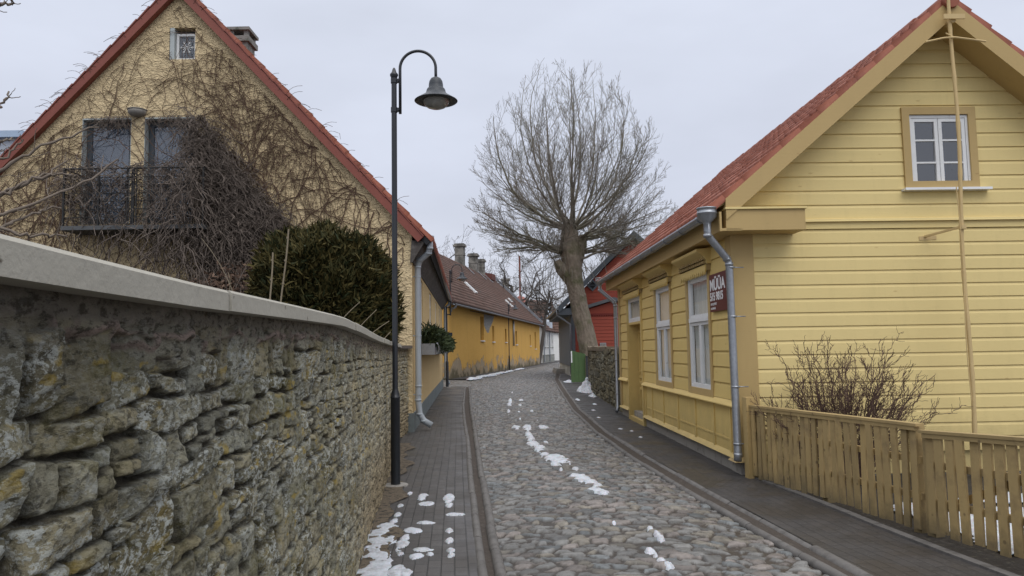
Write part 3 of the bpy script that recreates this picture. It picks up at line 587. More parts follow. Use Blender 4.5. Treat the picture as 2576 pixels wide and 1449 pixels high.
# roof: soffit slab, barge boards, tiles
mb = MB()
for sgn in (0, 1):
    fx = (lambda X: X) if not sgn else (lambda X: 5.4-X)
    a, b = -.19, 2.70; q = [(fx(X), z) for X, z in ((a, zr(a)-.25), (b, zr(b)-.25), (b, zr(b)-.02), (a, zr(a)-.02))]
    mb.prism(q, lambda x, z, d: (x, d, z), -.37, HL+.3)
    mb.prism([(fx(X), z) for X, z in ((-.42, 3.18), (-.19, zr(-.19)-.06), (-.19, zr(-.19)-.02), (-.42, zr(-.42)-.02))], lambda x, z, d: (x, d, z), -.36, HL+.3)
mb.build('roof_deck', M_och, YH, True)
for sgn in (0, 1):
    fx = (lambda X: X) if not sgn else (lambda X: 5.4-X); mb = MB(); b = 2.70-.001
    mb.prism([(fx(X), z) for X, z in ((-.19, zr(-.19)-.255), (b, zr(b)-.255), (b, zr(b)), (-.19, zr(-.19)))], lambda x, z, d: (x, d, z), -.415, -.375)
    mb.build('barge_board', M_och, YH, True)
mb = MB(); mb.box(-.19, .77, -.40, -.03, 2.975, 3.225); 
mb.box(-.26, .0, -.40, HL+.28, 2.97, 3.0); mb.box(-.27, -.245, -.405, HL+.28, 2.965, 3.2)
mb.build('boxed_eave', M_och, YH, True); mb = MB(); mb.box(-.2, .79, -.425, -.03, 3.228, 3.252); mb.build('eave_cap', M_yel, YH, True)
sl = hypot(1, .853); VL = (2.70+.44)*sl
def tf(sgn):
    def fn(u, v, h):
        X = -.44+v/sl; Z = 3.39+.853*(X+.15)+.025; X = X-h*.853/sl; Z = Z+h/sl
        if sgn: X = 5.4-X
        return np.stack([X, -.40+u, Z], -1)
    return fn
for sgn in (0, 1):
    o = link('roof_tiles', tilemesh(tf(sgn), HL+.72, VL, .205, .33, .03, .028, 8, 3+sgn), M_tile, YH, True)
rng = np.random.default_rng(8); y = -.46; mb = MB()
while y < HL+.3:
    j = (rng.random()-.5)*.02; pts = [(2.70+j, y, 5.80), (2.70+j, y+.04, 5.80), (2.70+j, y+.4, 5.815)]; mb.tube(pts, [.10, .105, .085], 12); y += .36
mb.build('ridge_tiles', M_tile, YH, True, smooth=True)
mb = MB(); mb.bar((3.14, .05, 5.60), (3.42, .05, 5.62), .3, .035); mb.bar((3.36, .05, 5.62), (3.30, .05, 5.38), .06, .03, (0, 1, 0)); mb.build('roof_step', M_black, YH, True)
# gutter (half round with brackets), pipes with hoppers
def gutter(mb, a, b, r, n=9):
    a = Vector(a); b = Vector(b); d = (b-a).normalized(); x = d.cross(Vector((0, 0, 1))).normalized(); vs = []; fs = []
    for p in (a, b):
        for rr_ in (r, r-.006): vs += [p+x*(rr_*cos(pi+pi*j/n))+Vector((0, 0, rr_*sin(pi+pi*j/n))) for j in range(n+1)]
    m = n+1
    for j in range(n): fs += [(j, j+1, 2*m+j+1, 2*m+j), (m+j+1, m+j, 3*m+j, 3*m+j+1)]
    fs += [(0, 2*m, 3*m, m), (n, m+n, 3*m+n, 2*m+n)]; return mb.add(vs, fs)
mb = MB(); gutter(mb, (-.40, -.30, 3.185), (-.40, HL+.42, 3.21), .068)
for i in range(10):
    y = -.1+i*.92; mb.tube([(-.40+.074*cos(t), y, 3.185+.074*sin(t)) for t in np.linspace(pi, 2*pi, 9)], .008, 5)
mb.build('gutter', M_zinc, YH, True, fix=False, smooth=True)
def downpipe(root, hop, pts, r, m, local=True, hr=.115, brackets=(), bdir=(1, 0, 0)):
    mb = MB(); mb.tube(pts, r, 14)
    for q in pts[1:-1]: mb.tube([Vector(q)+Vector((0, 0, .012)), Vector(q)-Vector((0, 0, .03))], r*1.09, 14)
    for z in brackets:
        a = Vector(pts[-2]).lerp(Vector(pts[-3]), 0); px = Vector(pts[-2]) if len(pts) > 3 else Vector(pts[-1])
        mb.tube([(px.x, px.y, z-.012), (px.x, px.y, z+.012)], r*1.12, 14); mb.bar((px.x, px.y, z), Vector((px.x, px.y, z))+Vector(bdir)*.16, .012, .012)
    o = mb.build('downpipe', m, root, local, smooth=True)
    if hop:
        mb = MB(); mb.lathe([(r*.98, -.19), (r*.98, -.09), (hr, -.02), (hr, .015), (hr*1.06, .02), (hr*1.06, .035), (hr, .04), (hr, .075), (hr*1.07, .08), (hr*1.07, .095), (hr*.95, .095), (hr*.9, -.01), (0, -.05)], hop, 20); mb.build('hopper', m, o, local, smooth=True, fix=False)
    return o
downpipe(YH, (-.40, -.33, 3.165), [(-.40, -.33, 3.09), (-.40, -.33, 2.93), (-.125, -.17, 2.66), (-.10, -.165, 2.60), (-.085, -.165, .30), (-.10, -.185, .22)], .046, M_zinc, True, .115, (2.55, 1.95, 1.1, .42))
downpipe(YH, (-.40, HL+.42, 3.2), [(-.40, HL+.42, 3.12), (-.40, HL+.42, 3.0), (-.09, HL+.2, 2.68), (-.07, HL+.2, 2.6), (-.07, HL+.2, .18), (-.12, HL+.12, .08)], .046, M_zinc, True, .1, (2.3, 1.3, .5))
# windows
def sash(root, fn, x0, x1, z0, z1, cols, rows, transom=None, fw_=.045, d=.02, curtain=True, name='window', gl=None):
    mb = MB(); frame(mb, fn, x0, x1, z0, z1, fw_, d-.01, d+.05)
    w_ = mb.build(name, M_white, root, True)
    secs = [(z0+fw_, (transom-.03) if transom else z1-fw_, cols, rows)]+([(transom+.03, z1-fw_, 1, 1)] if transom else [])
    mb = MB()
    if transom: slab(mb, fn, x0+fw_-.002, x1-fw_+.002, transom-.03, transom+.03, d-.03, d+.04)
    if mb.v: mb.build('transom', M_white, w_, True)
    for (a, b, cc, rr_) in secs:
        wdt = (x1-x0-2*fw_)/cc
        for c_ in range(cc):
            xa = x0+fw_+c_*wdt+.004; xb = xa+wdt-.008; mb = MB(); frame(mb, fn, xa, xb, a+.003, b-.003, .045, d-.002, d+.038)
            for q in range(1, rr_): zz = a+(b-a)*q/rr_; slab(mb, fn, xa+.0445, xb-.0445, zz-.011, zz+.011, d, d+.03)
            s_ = mb.build('casement', M_white, w_, True)
            mb = MB(); mb.add([fn(x, z, d+.02) for x, z in ((xa+.044, a+.04), (xb-.044, a+.04), (xb-.044, b-.04), (xa+.044, b-.04))], [(0, 1, 2, 3)]); mb.build('pane', gl or M_glass, s_, True)
    mb = MB(); slab(mb, fn, x0, x1, z0, z1, d+.5, d+.52); mb.build('dark_room', M_dark, w_, True)
    if curtain:
        mb = MB(); n = 60; vs = []; 
        for i in range(n+1):
            t = i/n; x = x0+.03+(x1-x0-.06)*t; dd = d+.075+.014*sin(t*38)+.008*sin(t*91); vs += [fn(x, z0+.05, dd), fn(x, z1-.02, dd)]
        mb.add(vs, [(2*i, 2*i+2, 2*i+3, 2*i+1) for i in range(n)]); mb.build('curtain', M_curt, w_, True)
    return w_
for i, (a, b, c, d) in enumerate(WIN):
    W_ = sash(YH, sf, a, b, c, d, 2, 1, 1.98, .05, -.005)
    mb = MB(); frame(mb, sf, a-TR, b+TR, c-.06, d+TR, TR, -.04, .035); mb.build('casing', M_och, W_, True)
AWN = sash(YH, gf, 2.31, 3.08, 3.545, 4.48, 2, 3, None, .035, -.01, False, 'attic_window', M_glass2)
mb = MB(); frame(mb, gf, 2.22, 3.17, 3.53, 4.58, .095, -.045, .03); mb.build('casing', M_och, AWN, True)
mb = MB(); slab(mb, gf, 2.18, 3.28, 3.50, 3.53, -.115, .0); mb.build('sill', pm('white_metal', (.82, .83, .84), .35, .04), AWN, True)
def cornice(y0, y1, zb, parent):
    mb = MB(); prof = [(0, 0), (-.075, .0), (-.085, .05), (-.12, .1), (-.20, .15), (-.215, .165), (-.215, .2), (0, .215)]
    mb.prism(prof, lambda x, z, d: (x, d, zb+z), y0, y1); o = mb.build('cornice', M_och2, parent, True)
    mb = MB(); mb.box(-.078, 0, y0+.03, y1-.03, zb-.085, zb-.004); mb.build('frieze_board', M_fence, o, True)  # dark brown backing, shade of the trim's holes put in as colour
    mb = MB(); n = max(6, int((y1-y0-.06)/.10)); st = (y1-y0-.06)/n; a_ = y0+.03; poly = [(a_, zb-.012)]
    for i in range(n): poly += [(a_+i*st+.004, zb-.085), (a_+(i+.5)*st, zb-.15), (a_+(i+1)*st-.004, zb-.085)]
    poly += [(y1-.03, zb-.012)]; mb.prism(poly, lambda a, b, d: (d, a, b), -.10, -.08); mb.build('sawtooth_trim', M_yel2, o, True)
    for r_ in range(2):
        mb = MB(); zz = zb+.012+.055*r_; poly = [(a_, zz-.012)]+[(a_+(i+.25+.5*h)*st, zz-.012) for i in range(0) for h in (0, 1)]+[(y1-.03, zz-.012)]
        for i in reversed(range(n)): poly += [(a_+(i+.75)*st, zz-.012), (a_+(i+.5)*st, zz+.026), (a_+(i+.25)*st, zz-.012)]
        mb.prism(poly[:1]+poly[1:], lambda a, b, d: (d, a, b), -.125-.0*r_, -.07); mb.build('dark_hole_row', M_fence, o, True)  # dark triangles painted in for the shaded holes of the zigzag rows
M_och2 = paintwood('ochre_yellow_paint', (.64, .475, .18))  # ochre brightened so cornices under the eave look lit; door shares it
for a, b, c, d in WIN+[DOOR]: cornice(a-TR-.08, b+TR+.08, d+TR-.005 if d < 2.65 else 2.765, YH)
# door with recessed panels and a transom light
D0, D1 = DOOR[0], DOOR[1]
DR = None
mb = MB(); frame(mb, sf, D0-TR, D1+TR, .02, DOOR[3]+TR, TR, -.05, .03); slab(mb, sf, D0, D0+.03, .04, 2.1, -.02, .3); slab(mb, sf, D1-.03, D1, .04, 2.1, -.02, .3); slab(mb, sf, D0, D1, 2.08, 2.13, -.02, .3)
mb.build('door_frame', M_och2, YH, True)
mb = MB(); slab(mb, sf, D0+.03, D1-.03, .06, 2.08, .2, .25)
for q in range(2):
    a = D0+.06+q*.71
    for z0, z1 in ((.16, .72), (.80, .98), (1.06, 1.96)): frame(mb, sf, a, a+.62, z0, z1, .05, .17, .199)
DR = mb.build('door', M_och2, YH, True)
mb = MB(); mb.tube([(.19, D0+.72, 1.02), (.13, D0+.72, 1.02), (.13, D0+.60, 1.02)], .011, 8); mb.build('handle', M_black, DR, True)
sash(YH, sf, D0, D1, 2.13, 2.66, 1, 1, None, .045, .0, True, 'door_transom_light')
mb = MB(); mb.box(-.02, .3, D0-.05, D1+.05, -.05, .04); mb.build('door_sill', M_conc, YH, True)

# ---- sign behind the downpipe
M_sign = pm('maroon_sign', (.105, .022, .022), .4, .1, 3)
SG = thing('for_sale_sign', 'maroon for sale sign with white phone number on the yellow street wall behind the downpipe', 'sign', tuple(P(-.03, .52, 2.3)), radians(1.41))
def LP(X, Y, Z): return Vector((X, Y-.52, Z-2.3))
mb = MB(); mb.box(-.03, -.012, -.47, .32, -.25, .25); mb.build('board', M_sign, SG, True)
M_txt = pm('sign_lettering', (.8, .8, .8), .5, .05)
def text(s, size, loc, rot, parent, m, sx=1, name='lettering', align='LEFT', bold=0):
    cu = bpy.data.curves.new('t', 'FONT'); cu.body = s; cu.size = size; cu.align_x = align; cu.extrude = .0015; cu.offset = bold
    ob = bpy.data.objects.new('t', cu); COL.objects.link(ob); bpy.context.view_layer.update()
    me = bpy.data.meshes.new_from_object(ob.evaluated_get(bpy.context.evaluated_depsgraph_get())); bpy.data.objects.remove(ob)
    me.transform(Matrix.Translation(loc) @ rot @ Matrix.Diagonal((sx, 1, 1, 1))); me.name = name
    return link(name, me, m, parent, True)
RS = Matrix(((0, 0, -1, 0), (-1, 0, 0, 0), (0, 1, 0, 0), (0, 0, 0, 1)))       # text facing -X, reading towards -Y
text('MÜÜA', .205, (-.033, .295, .035), RS, SG, M_txt, 1.12, bold=.006); text('515 9815', .15, (-.033, .295, -.10), RS, SG, M_txt, 1.0, bold=.005)
text('LIIVI LILLMÄGI', .046, (-.033, .28, -.165), RS, SG, M_txt, .9); text('tel. 56 88 685', .042, (-.033, .28, -.22), RS, SG, M_txt, .9)

# ---- wooden pole in front of the gable
PO = thing('wooden_pole', 'tall thin knotty wooden pole fixed to the gable of the yellow house', 'pole', tuple(P(2.63, -.475, 0)), radians(1.41))
M_pole = pm('pole_wood', (.58, .43, .21), .7, .2, 3, (1, 1, .3), .2, 30, .004)
pts = []; zs_ = np.arange(.02, 6.9, .1); wob = lambda z: (.03*(z-3)/3+.012*sin(z*1.9), .010*cos(z*2.3), z)
mb = MB(); mb.tube([wob(z) for z in zs_], [.026-.001*z+(.004 if i % 6 == 0 else 0) for i, z in enumerate(zs_)], 9); mb.build('shaft', M_pole, PO, True, smooth=True)
mb = MB(); mb.tube([(.04, -.02, 5.52), (.04, .12, 5.52)], .035, 10); mb.bar((-.09, -.045, 5.55), (.17, -.045, 5.55), .02, .06); mb.build('top_bracket', M_pole, PO, True)
mb = MB(); mb.tube([(-.32, -.03, 5.24), (-.1, -.035, 5.285), (.04, -.04, 5.29), (.2, -.035, 5.27), (.42, -.03, 5.24)], .012, 6); mb.tube([(.04, -.03, 5.29), (-.05, .0, 5.36)], .008, 6); mb.build('cross_arm', M_pole, PO, True)
mb = MB(); mb.bar((-.27, .455, 2.90), (-.05, .455, 2.91), .012, .05); mb.bar((-.2, .445, 2.92), (-.01, .0, 2.97), .025, .025); mb.tube([(.0, 0, 2.94), (.0, 0, 2.99)], .042, 10); mb.build('wall_bracket', M_pole, PO, True)
mb = MB(); mb.tube([(-.045+.012*sin(z*3), -.02, z) for z in np.arange(.9, 3.5, .15)], .006, 5); mb.build('cable', M_pole, PO, True)

# ---- picket fence and gate
def pickets(name, label, cat, p0, p1, n, zt0, zt1, w_, extra):
    p0 = Vector((*p0, 0)); p1 = Vector((*p1, 0)); d = p1-p0; L = d.length; d.normalize(); rz = math.atan2(d.y, d.x)
    R = thing(name, label, cat, tuple(p0), rz); rng = random.Random(n)
    top = lambda x: zt0+(zt1-zt0)*x/L
    for i in range(n):
        x = .05+(L-.1)*i/(n-1)+rng.uniform(-.006, .006); zt = top(x)-.055; zb = .055+rng.uniform(-.015, .02); t = rng.uniform(-.012, .012); mb = MB()
        a = Matrix.Translation((x, rng.uniform(-.003, .003), zb)) @ Matrix.Rotation(t, 4, 'Y') @ Matrix.Rotation(rng.uniform(-.02, .02), 4, 'X'); mb.box(-w_/2, w_/2, -.032, -.012, 0, zt-zb, a); mb.build('picket', M_fence, R, True)
    for h in (.30, .60):
        mb = MB(); mb.bar((.0, .012, h), (L, .012, h+(zt1-zt0)*.5), .04, .055); mb.build('rail', M_fence, R, True)
    mb = MB(); mb.bar((-.03, -.01, zt0-.012), (L+.03, -.01, zt1-.012), .085, .024); mb.bar((-.0, -.03, zt0-.043), (L, -.03, zt1-.043), .03, .036); mb.build('cap_rail', M_fence, R, True)
    for x in extra: mb = MB(); mb.box(x-.045, x+.045, .0, .085, -.1, top(x)-.03); mb.build('post', M_fence, R, True)
    return R, L
FR, L = pickets('picket_fence', 'brown picket fence running from the corner of the yellow house to the gate', 'fence', (2.84, 8.98), (3.385, 6.34), 25, .89, .925, .071, (.02, 1.35, 2.62))
mb = MB(); mb.box(-.1, -.0, -.08, .02, -.02, .98); mb.build('end_post', M_och, FR, True)
GT, L = pickets('picket_gate', 'brown picket gate at the right edge with a lower cap rail', 'gate', (3.40, 6.26), (3.62, 5.28), 9, .875, .925, .079, (.0,))
mb = MB(); mb.bar((.1, .03, .25), (.9, .03, .62), .02, .06); mb.build('brace', M_fence, GT, True)
mb = MB(); mb.box(L-.03, L+.05, -.055, -.035, .62, .66); mb.box(L-.0, L+.03, -.06, -.034, .6, .7); mb.build('latch', M_iron, GT, True)
pickets('picket_fence', 'brown picket fence beyond the gate, just outside the right edge', 'fence', (3.64, 5.16), (4.0, 3.2), 18, .93, .96, .07, (.04, 1.9))
# ================================================================== street lamps
def lamp_parts(root, offset=0.0, ht=0.0):
    mb = MB(); mb.lathe([(.15, 0), (.15, .012), (.145, .018), (.06, .02)], (0, 0, .0), 24); mb.build('base_plate', M_conc, root, True, smooth=True)
    if offset:
        mb = MB(); mb.lathe([(.062, .0), (.062, 1.05), (.056, 1.09), (.038, 1.14), (.036, 1.15), (.036, 3.48), (.028, 3.5), (0, 3.5)], n=16); mb.build('lower_pole', M_black, root, True, smooth=True)
        mb = MB()
        for z in (3.44, 3.14): mb.bar((0, 0, z), (offset, 0, z), .045, .045)
        mb.build('offset_bracket', M_black, root, True); o = offset; mb = MB(); mb.lathe([(.03, 3.1), (.031, 5.0)], (o, 0, 0), 14); mb.build('pole', M_black, root, True, smooth=True)
    else:
        o = 0; mb = MB(); mb.lathe([(.0565, .02), (.0565, 1.03), (.061, 1.035), (.061, 1.05), (.056, 1.055), (.052, 1.09), (.036, 1.13), (.034, 1.15), (.034, 4.3), (.033, 4.98)], n=18); mb.build('pole', M_black, root, True, smooth=True)
    mb = MB(); mb.lathe([(.033, 4.98), (.052, 5.02), (.05, 5.035), (.03, 5.06), (.022, 5.09), (.012, 5.115), (0, 5.118)], (o, 0, 0), 16); mb.build('finial', M_black, root, True, smooth=True, fix=False)
    ar = [(o+.075, 0, 4.53), (o+.075, 0, 5.09)]+[(o+.2975-.2225*cos(t), 0, 5.105+.2225*sin(t)) for t in np.linspace(.1, pi-.05, 22)]+[(o+.52, 0, 5.04), (o+.521, 0, 4.96)]
    mb = MB(); mb.tube(ar, .0185, 10); mb.build('arm', M_black, root, True, smooth=True)
    for z in (4.58, 4.95):
        mb = MB(); mb.lathe([(.034, z-.03), (.042, z-.03), (.042, z+.03), (.034, z+.03)], (o, 0, 0), 14); mb.box(o+.03, o+.07, -.012, .012, z-.026, z+.026); mb.tube([(o+.058, -.03, z), (o+.058, .0, z)], .011, 8); mb.build('clamp', M_black, root, True)
    c = (o+.521, 0, 0); mb = MB()
    mb.lathe([(.02, 4.99), (.035, 4.985), (.062, 4.968), (.081, 4.935), (.089, 4.89), (.091, 4.845), (.096, 4.84), (.108, 4.838), (.115, 4.825), (.122, 4.795), (.136, 4.77), (.19, 4.735), (.262, 4.69), (.268, 4.684), (.262, 4.679), (.17, 4.69), (.1, 4.72), (0, 4.73)], c, 32)
    sh = mb.build('lamp_shade', M_shade, root, True, smooth=True, fix=False)
    mb = MB(); mb.lathe([(.165, 4.695), (.163, 4.672), (.145, 4.635), (.11, 4.605), (.06, 4.588), (0, 4.583)], c, 28); mb.build('glass_bowl', M_globe, sh, True, smooth=True, fix=False)
    mb = MB(); mb.lathe([(0, 4.64), (.035, 4.65), (.045, 4.68), (.03, 4.73)], c, 14); mb.build('bulb', M_white, sh, True, smooth=True, fix=False)
GRP = 'black street lamps along the left side of the street'
lamp = thing('street_lamp', 'nearest and tallest black street lamp, standing by the rubble wall', 'street lamp', (-1.425, 9.06, 0), radians(-.3), GRP); lamp_parts(lamp)
lamp2 = thing('street_lamp', 'black street lamp with stepped offset pole at the end of the cream house', 'street lamp', (-2.86, 32.5, 0), 0, GRP); lamp_parts(lamp2, .165)
def copy_tree(o, parent=None):
    c = o.copy(); COL.objects.link(c)
    if parent: c.parent = parent
    for ch in list(o.children): copy_tree(ch, c)
    return c
for loc, lb in (((-.30, 57.5, 0), 'black street lamp in front of the middle of the orange wall'), ((2.55, 79.0, 0), 'black street lamp at the far end of the orange wall'), ((5.35, 101, 0), 'smallest and farthest black street lamp in front of the white house')):
    c = copy_tree(lamp); c.location = loc; c.rotation_euler = (0, 0, radians(4)); c['label'] = lb

# ================================================================== cream plaster house (left)
GY = 14.9
CHO = thing('cream_house', 'cream plaster house with a steep red-edged gable overgrown by bare vines', 'house', (-6.78, GY, 0))
ax, az, sl_ = -6.775, 9.16, 1.056
la = lambda z: ((-11.55, -2.0) if z <= 4.05 else (ax-(az-z)/sl_, ax+(az-z)/sl_))
H = [(-6.95, -6.43, 7.64, 8.31), (-8.70, -7.70, 4.24, 6.43), (-7.43, -6.41, 4.24, 6.43)]
gfl = lambda x, z, d: (x, GY+d, z)
mb = strips(MB(), la, [0, 4.115, az-.01], H, gfl, .2)
mb.build('gable_wall', M_cream, CHO, fix=False)
dS = Vector((-1.1, 18.1, 0)).normalized(); nS = Vector((dS.y, -dS.x, 0)); A0 = Vector((-2.0, GY, 0))
swf = lambda s, z, d: tuple(A0+dS*s-nS*d+Vector((0, 0, z)))
LS = 18.1
WS = [(2.62, 3.62, 1.95, 3.28), (7.0, 8.1, 1.95, 3.30), (11.1, 12.1, 1.95, 3.28), (14.6, 15.6, 1.95, 3.28)]
mb = strips(MB(), lambda z: (0, LS), [0, 3.72], WS, swf, .14); mb.add([swf(LS, 0, 0), swf(LS, 0, 9.5), swf(LS, 3.9, 9.5), swf(LS, az, 4.9), swf(LS, 3.72, 0)], [(0, 1, 2, 3, 4)])
mb.add([(-11.55, GY, 0), (-11.55, 33, 0), (-11.55, 33, 4), (-11.55, GY, 4)], [(0, 1, 2, 3)]); mb.build('street_wall', M_cream2, CHO, fix=False)
for a, b, c, d in WS:
    mb = MB(); frame(mb, swf, a, b, c, d, .07, .03, .09); slab(mb, swf, (a+b)/2-.03, (a+b)/2+.03, c+.07, d-.07, .035, .085); slab(mb, swf, a+.07, b-.07, d-.42, d-.37, .036, .084)
    wo = mb.build('window', M_white, CHO); mb = MB(); slab(mb, swf, a+.04, b-.04, c+.04, d-.04, .06, .066); mb.build('pane', M_glass, wo); mb = MB(); slab(mb, swf, a, b, c, d, .3, .32); mb.build('curtain', M_curt, wo)
mb = MB(); slab(mb, swf, -.02, LS, -.1, .36, -.025, .1); mb.box(-11.5, -1.98, GY-.03, GY+.1, -.1, .37); mb.build('plinth', M_plinth, CHO)
# roof: right slope lands on the slanting street wall
def rp(s, t, h=0.):               # s along the street, t 0 eave .. 1 ridge
    e_ = A0+dS*s+nS*.30; e_.z = 3.70; r_ = Vector((ax, GY+s*dS.y, 9.08)); p = e_.lerp(r_, t); return Vector((p.x+h*.7, p.y, p.z+h*.7))
mb = MB(); vs = []
for s in (-.10, LS+.2):
    for t, h in ((0, 0), (1, 0), (1, .12), (0, .12)): vs.append(tuple(rp(s, t, h)))
mb.add(vs, [(0, 1, 2, 3), (7, 6, 5, 4), (0, 4, 5, 1), (1, 5, 6, 2), (2, 6, 7, 3), (3, 7, 4, 0)])
vs = [(ax, y, z) for y in (GY-.1, 33.2) for z in (9.08, 9.19)]+[(-12.0, y, z) for y in (GY-.1, 33.2) for z in (3.58, 3.70)]
mb.add(vs, [(0, 1, 5, 4), (2, 6, 7, 3), (1, 3, 7, 5), (0, 4, 6, 2), (4, 5, 7, 6), (0, 2, 3, 1)]); mb.build('roof_deck', M_dark, CHO)
def tfl(u, v, h):
    e_ = np.array(A0+nS*.34); e_[2] = 3.72; d_ = np.array(dS); t = v/7.3
    X = (e_[0]+d_[0]*u)*(1-t)+ax*t+h*.7+.09; Y_ = (e_[1]+d_[1]*u)-.12; Z = 3.70*(1-t)+9.07*t+h*.7+.09; return np.stack([X, Y_, Z], -1)
link('roof_tiles', tilemesh(tfl, LS+.3, 7.3, .24, .34, .03, .026, 6, 9), M_tile, CHO)
link('roof_tiles', tilemesh(lambda u, v, h: np.stack([-12.05+v*(5.28/7.55)-h*.7, GY-.12+u, 3.70+v*(5.50/7.55)+h*.7], -1), LS+.3, 7.55, .24, .34, .03, .026, 6, 19), M_tile, CHO)
M_verge = pm('red_verge', (.225, .066, .046), .55, .2, 4, bump=.15, bs=25, bd=.004, col2=(.2, .055, .042), cs=2.5, th=(.5, .75))
def verge(x0, z0, x1, z1, nm):
    mb = MB(); a = Vector((x0, 0, z0)); b = Vector((x1, 0, z1)); d = b-a; L = d.length; d.normalize(); n = Vector((-d.z, 0, d.x)); n = n if n.z > 0 else -n
    mb.prism([(0, 0), (L, 0), (L, .15), (0, .15)], lambda p, q, y: tuple(a+d*p+n*(q-.15)+Vector((0, y, 0))), GY-.16, GY-.02)
    o = mb.build(nm, M_verge, CHO); mb = MB(); k_ = int(L/.36)
    for i in range(k_):
        p = L*(i+.5)/k_; w2 = L/k_/2; lo_ = .0
        q = [(p-w2, .015), (p+w2, .0), (p+w2, .022), (p-w2, .045)] if b.z < a.z else [(p-w2, .0), (p+w2, .015), (p+w2, .045), (p-w2, .022)]
        mb.prism(q, lambda u_, v_, y: tuple(a+d*u_+n*v_+Vector((0, y, 0))), GY-.175, GY+.2)
    mb.build('verge_tiles', M_verge, o)
verge(-1.75, 3.86, ax, 9.21, 'verge_board'); verge(-12.1, 3.62, ax-.004, 9.21, 'verge_board')
# balcony doors and the little gable window
M_dframe = pm('grey_door_frame', (.06, .072, .085), .5, .1); M_reveal = pm('pale_reveal', (.42, .46, .46), .7, .08, 4)
for (a, b, c, d) in H[1:]:
    mb = MB(); frame(mb, gfl, a+.02, b-.02, c+.02, d-.05, .10, .16, .215); do = mb.build('balcony_door', M_dframe, CHO)
    mb = MB(); slab(mb, gfl, a+.1, b-.1, c+.1, d-.1, .19, .2); mb.build('blind', M_blind, do)
    mb = MB(); slab(mb, gfl, a+.11, b-.11, c+.11, d-.12, .178, .184); mb.build('pane', M_glass, do)
    mb = MB(); slab(mb, gfl, a+.002, a+.012, c, d-.002, .0, .16); slab(mb, gfl, b-.012, b-.002, c, d-.002, .0, .16); slab(mb, gfl, a+.012, b-.012, d-.03, d-.002, .0, .18); mb.build('reveal', M_reveal, do)
a, b, c, d = H[0]
mb = MB(); frame(mb, gfl, a+.1, b, c, d-.1, .05, .08, .13); wo = mb.build('gable_window', M_white, CHO)
mb = MB(); slab(mb, gfl, a+.14, b-.04, c+.04, d-.14, .10, .106); mb.build('pane', M_glass, wo); mb = MB(); slab(mb, gfl, a, b, c, d, .194, .2); mb.build('dark_backing', M_dframe, wo)
mb = MB(); cx, cz = a+.31, c+.285
for q in range(12):
    t = q*pi/6; L = .14 if q % 2 == 0 else .1; mb.bar((cx, GY+.09, cz), (cx+L*cos(t), GY+.09, cz+L*sin(t)), .008, .010)
    if q % 2 == 0:
        for s in (-.45, .45): mb.bar((cx+.08*cos(t), GY+.09, cz+.08*sin(t)), (cx+.08*cos(t)+.05*cos(t+s), GY+.09, cz+.08*sin(t)+.05*sin(t+s)), .006, .008)
mb.build('snowflake_ornament', M_white, wo)
mb = MB(); mb.box(a-.01, a+.09, GY+.0, GY+.19, c+.002, d-.002); mb.build('reveal', M_reveal, wo)
mb = MB(); mb.box(-8.70, -5.95, GY-.62, GY+.02, 4.03, 4.11); bal = mb.build('balcony_floor', pm('balcony_slab', (.10, .105, .11), .85, .2, 4, bump=.3), CHO)
mb = MB()
for z in np.linspace(4.28, 5.06, 6): mb.tube([(-8.68, GY, z), (-8.68, GY-.58, z), (-5.97, GY-.58, z), (-5.97, GY, z)], .008, 5)
mb.tube([(-8.68, GY, 5.24), (-8.68, GY-.58, 5.24), (-5.97, GY-.58, 5.24), (-5.97, GY, 5.24)], .016, 8)
for x in np.linspace(-8.68, -5.97, 5): mb.box(x-.016, x+.016, GY-.598, GY-.562, 4.1, 5.26)
for x in np.linspace(-7.45, -7.27, 3): mb.box(x-.01, x+.01, GY-.59, GY-.57, 4.1, 5.26)
mb.build('railing', M_iron, CHO)
mb = MB(); mb.lathe([(.17, .06), (.18, .03), (.18, -.0), (.14, -.05), (.06, -.085), (0, -.09)], (-7.57, GY-.03, 6.52), 20); mb.lathe([(.19, .05), (.195, .062), (.0, .075)], (-7.57, GY-.03, 6.52), 20); mb.build('wall_lamp', M_conc, CHO, smooth=True, fix=False)
# chimney
CX, CY = -6.44, 17.6; M_chimL = pm('grey_chimney', (.22, .215, .20), .9, .25, 4, bump=.5, bs=25, bd=.01, col2=(.10, .11, .09), cs=5, th=(.5, .65))
mb = MB(); mb.box(CX-.20, CX+.20, CY-.26, CY+.26, 8.0, 9.04); ch = mb.build('chimney', M_chimL, CHO)
mb = MB(); mb.box(CX-.26, CX+.26, CY-.32, CY+.32, 9.04, 9.17); mb.build('chimney_collar', M_chimL, ch)
for sx in (-.17, .17):
    for sy in (-.22, .22): mb = MB(); mb.box(CX+sx-.05, CX+sx+.05, CY+sy-.05, CY+sy+.05, 9.17, 9.31); mb.build('vent_pier', M_chimL, ch)
mb = MB(); mb.box(CX-.27, CX+.27, CY-.34, CY+.34, 9.31, 9.38); mb.build('chimney_cap', M_chimL, ch)
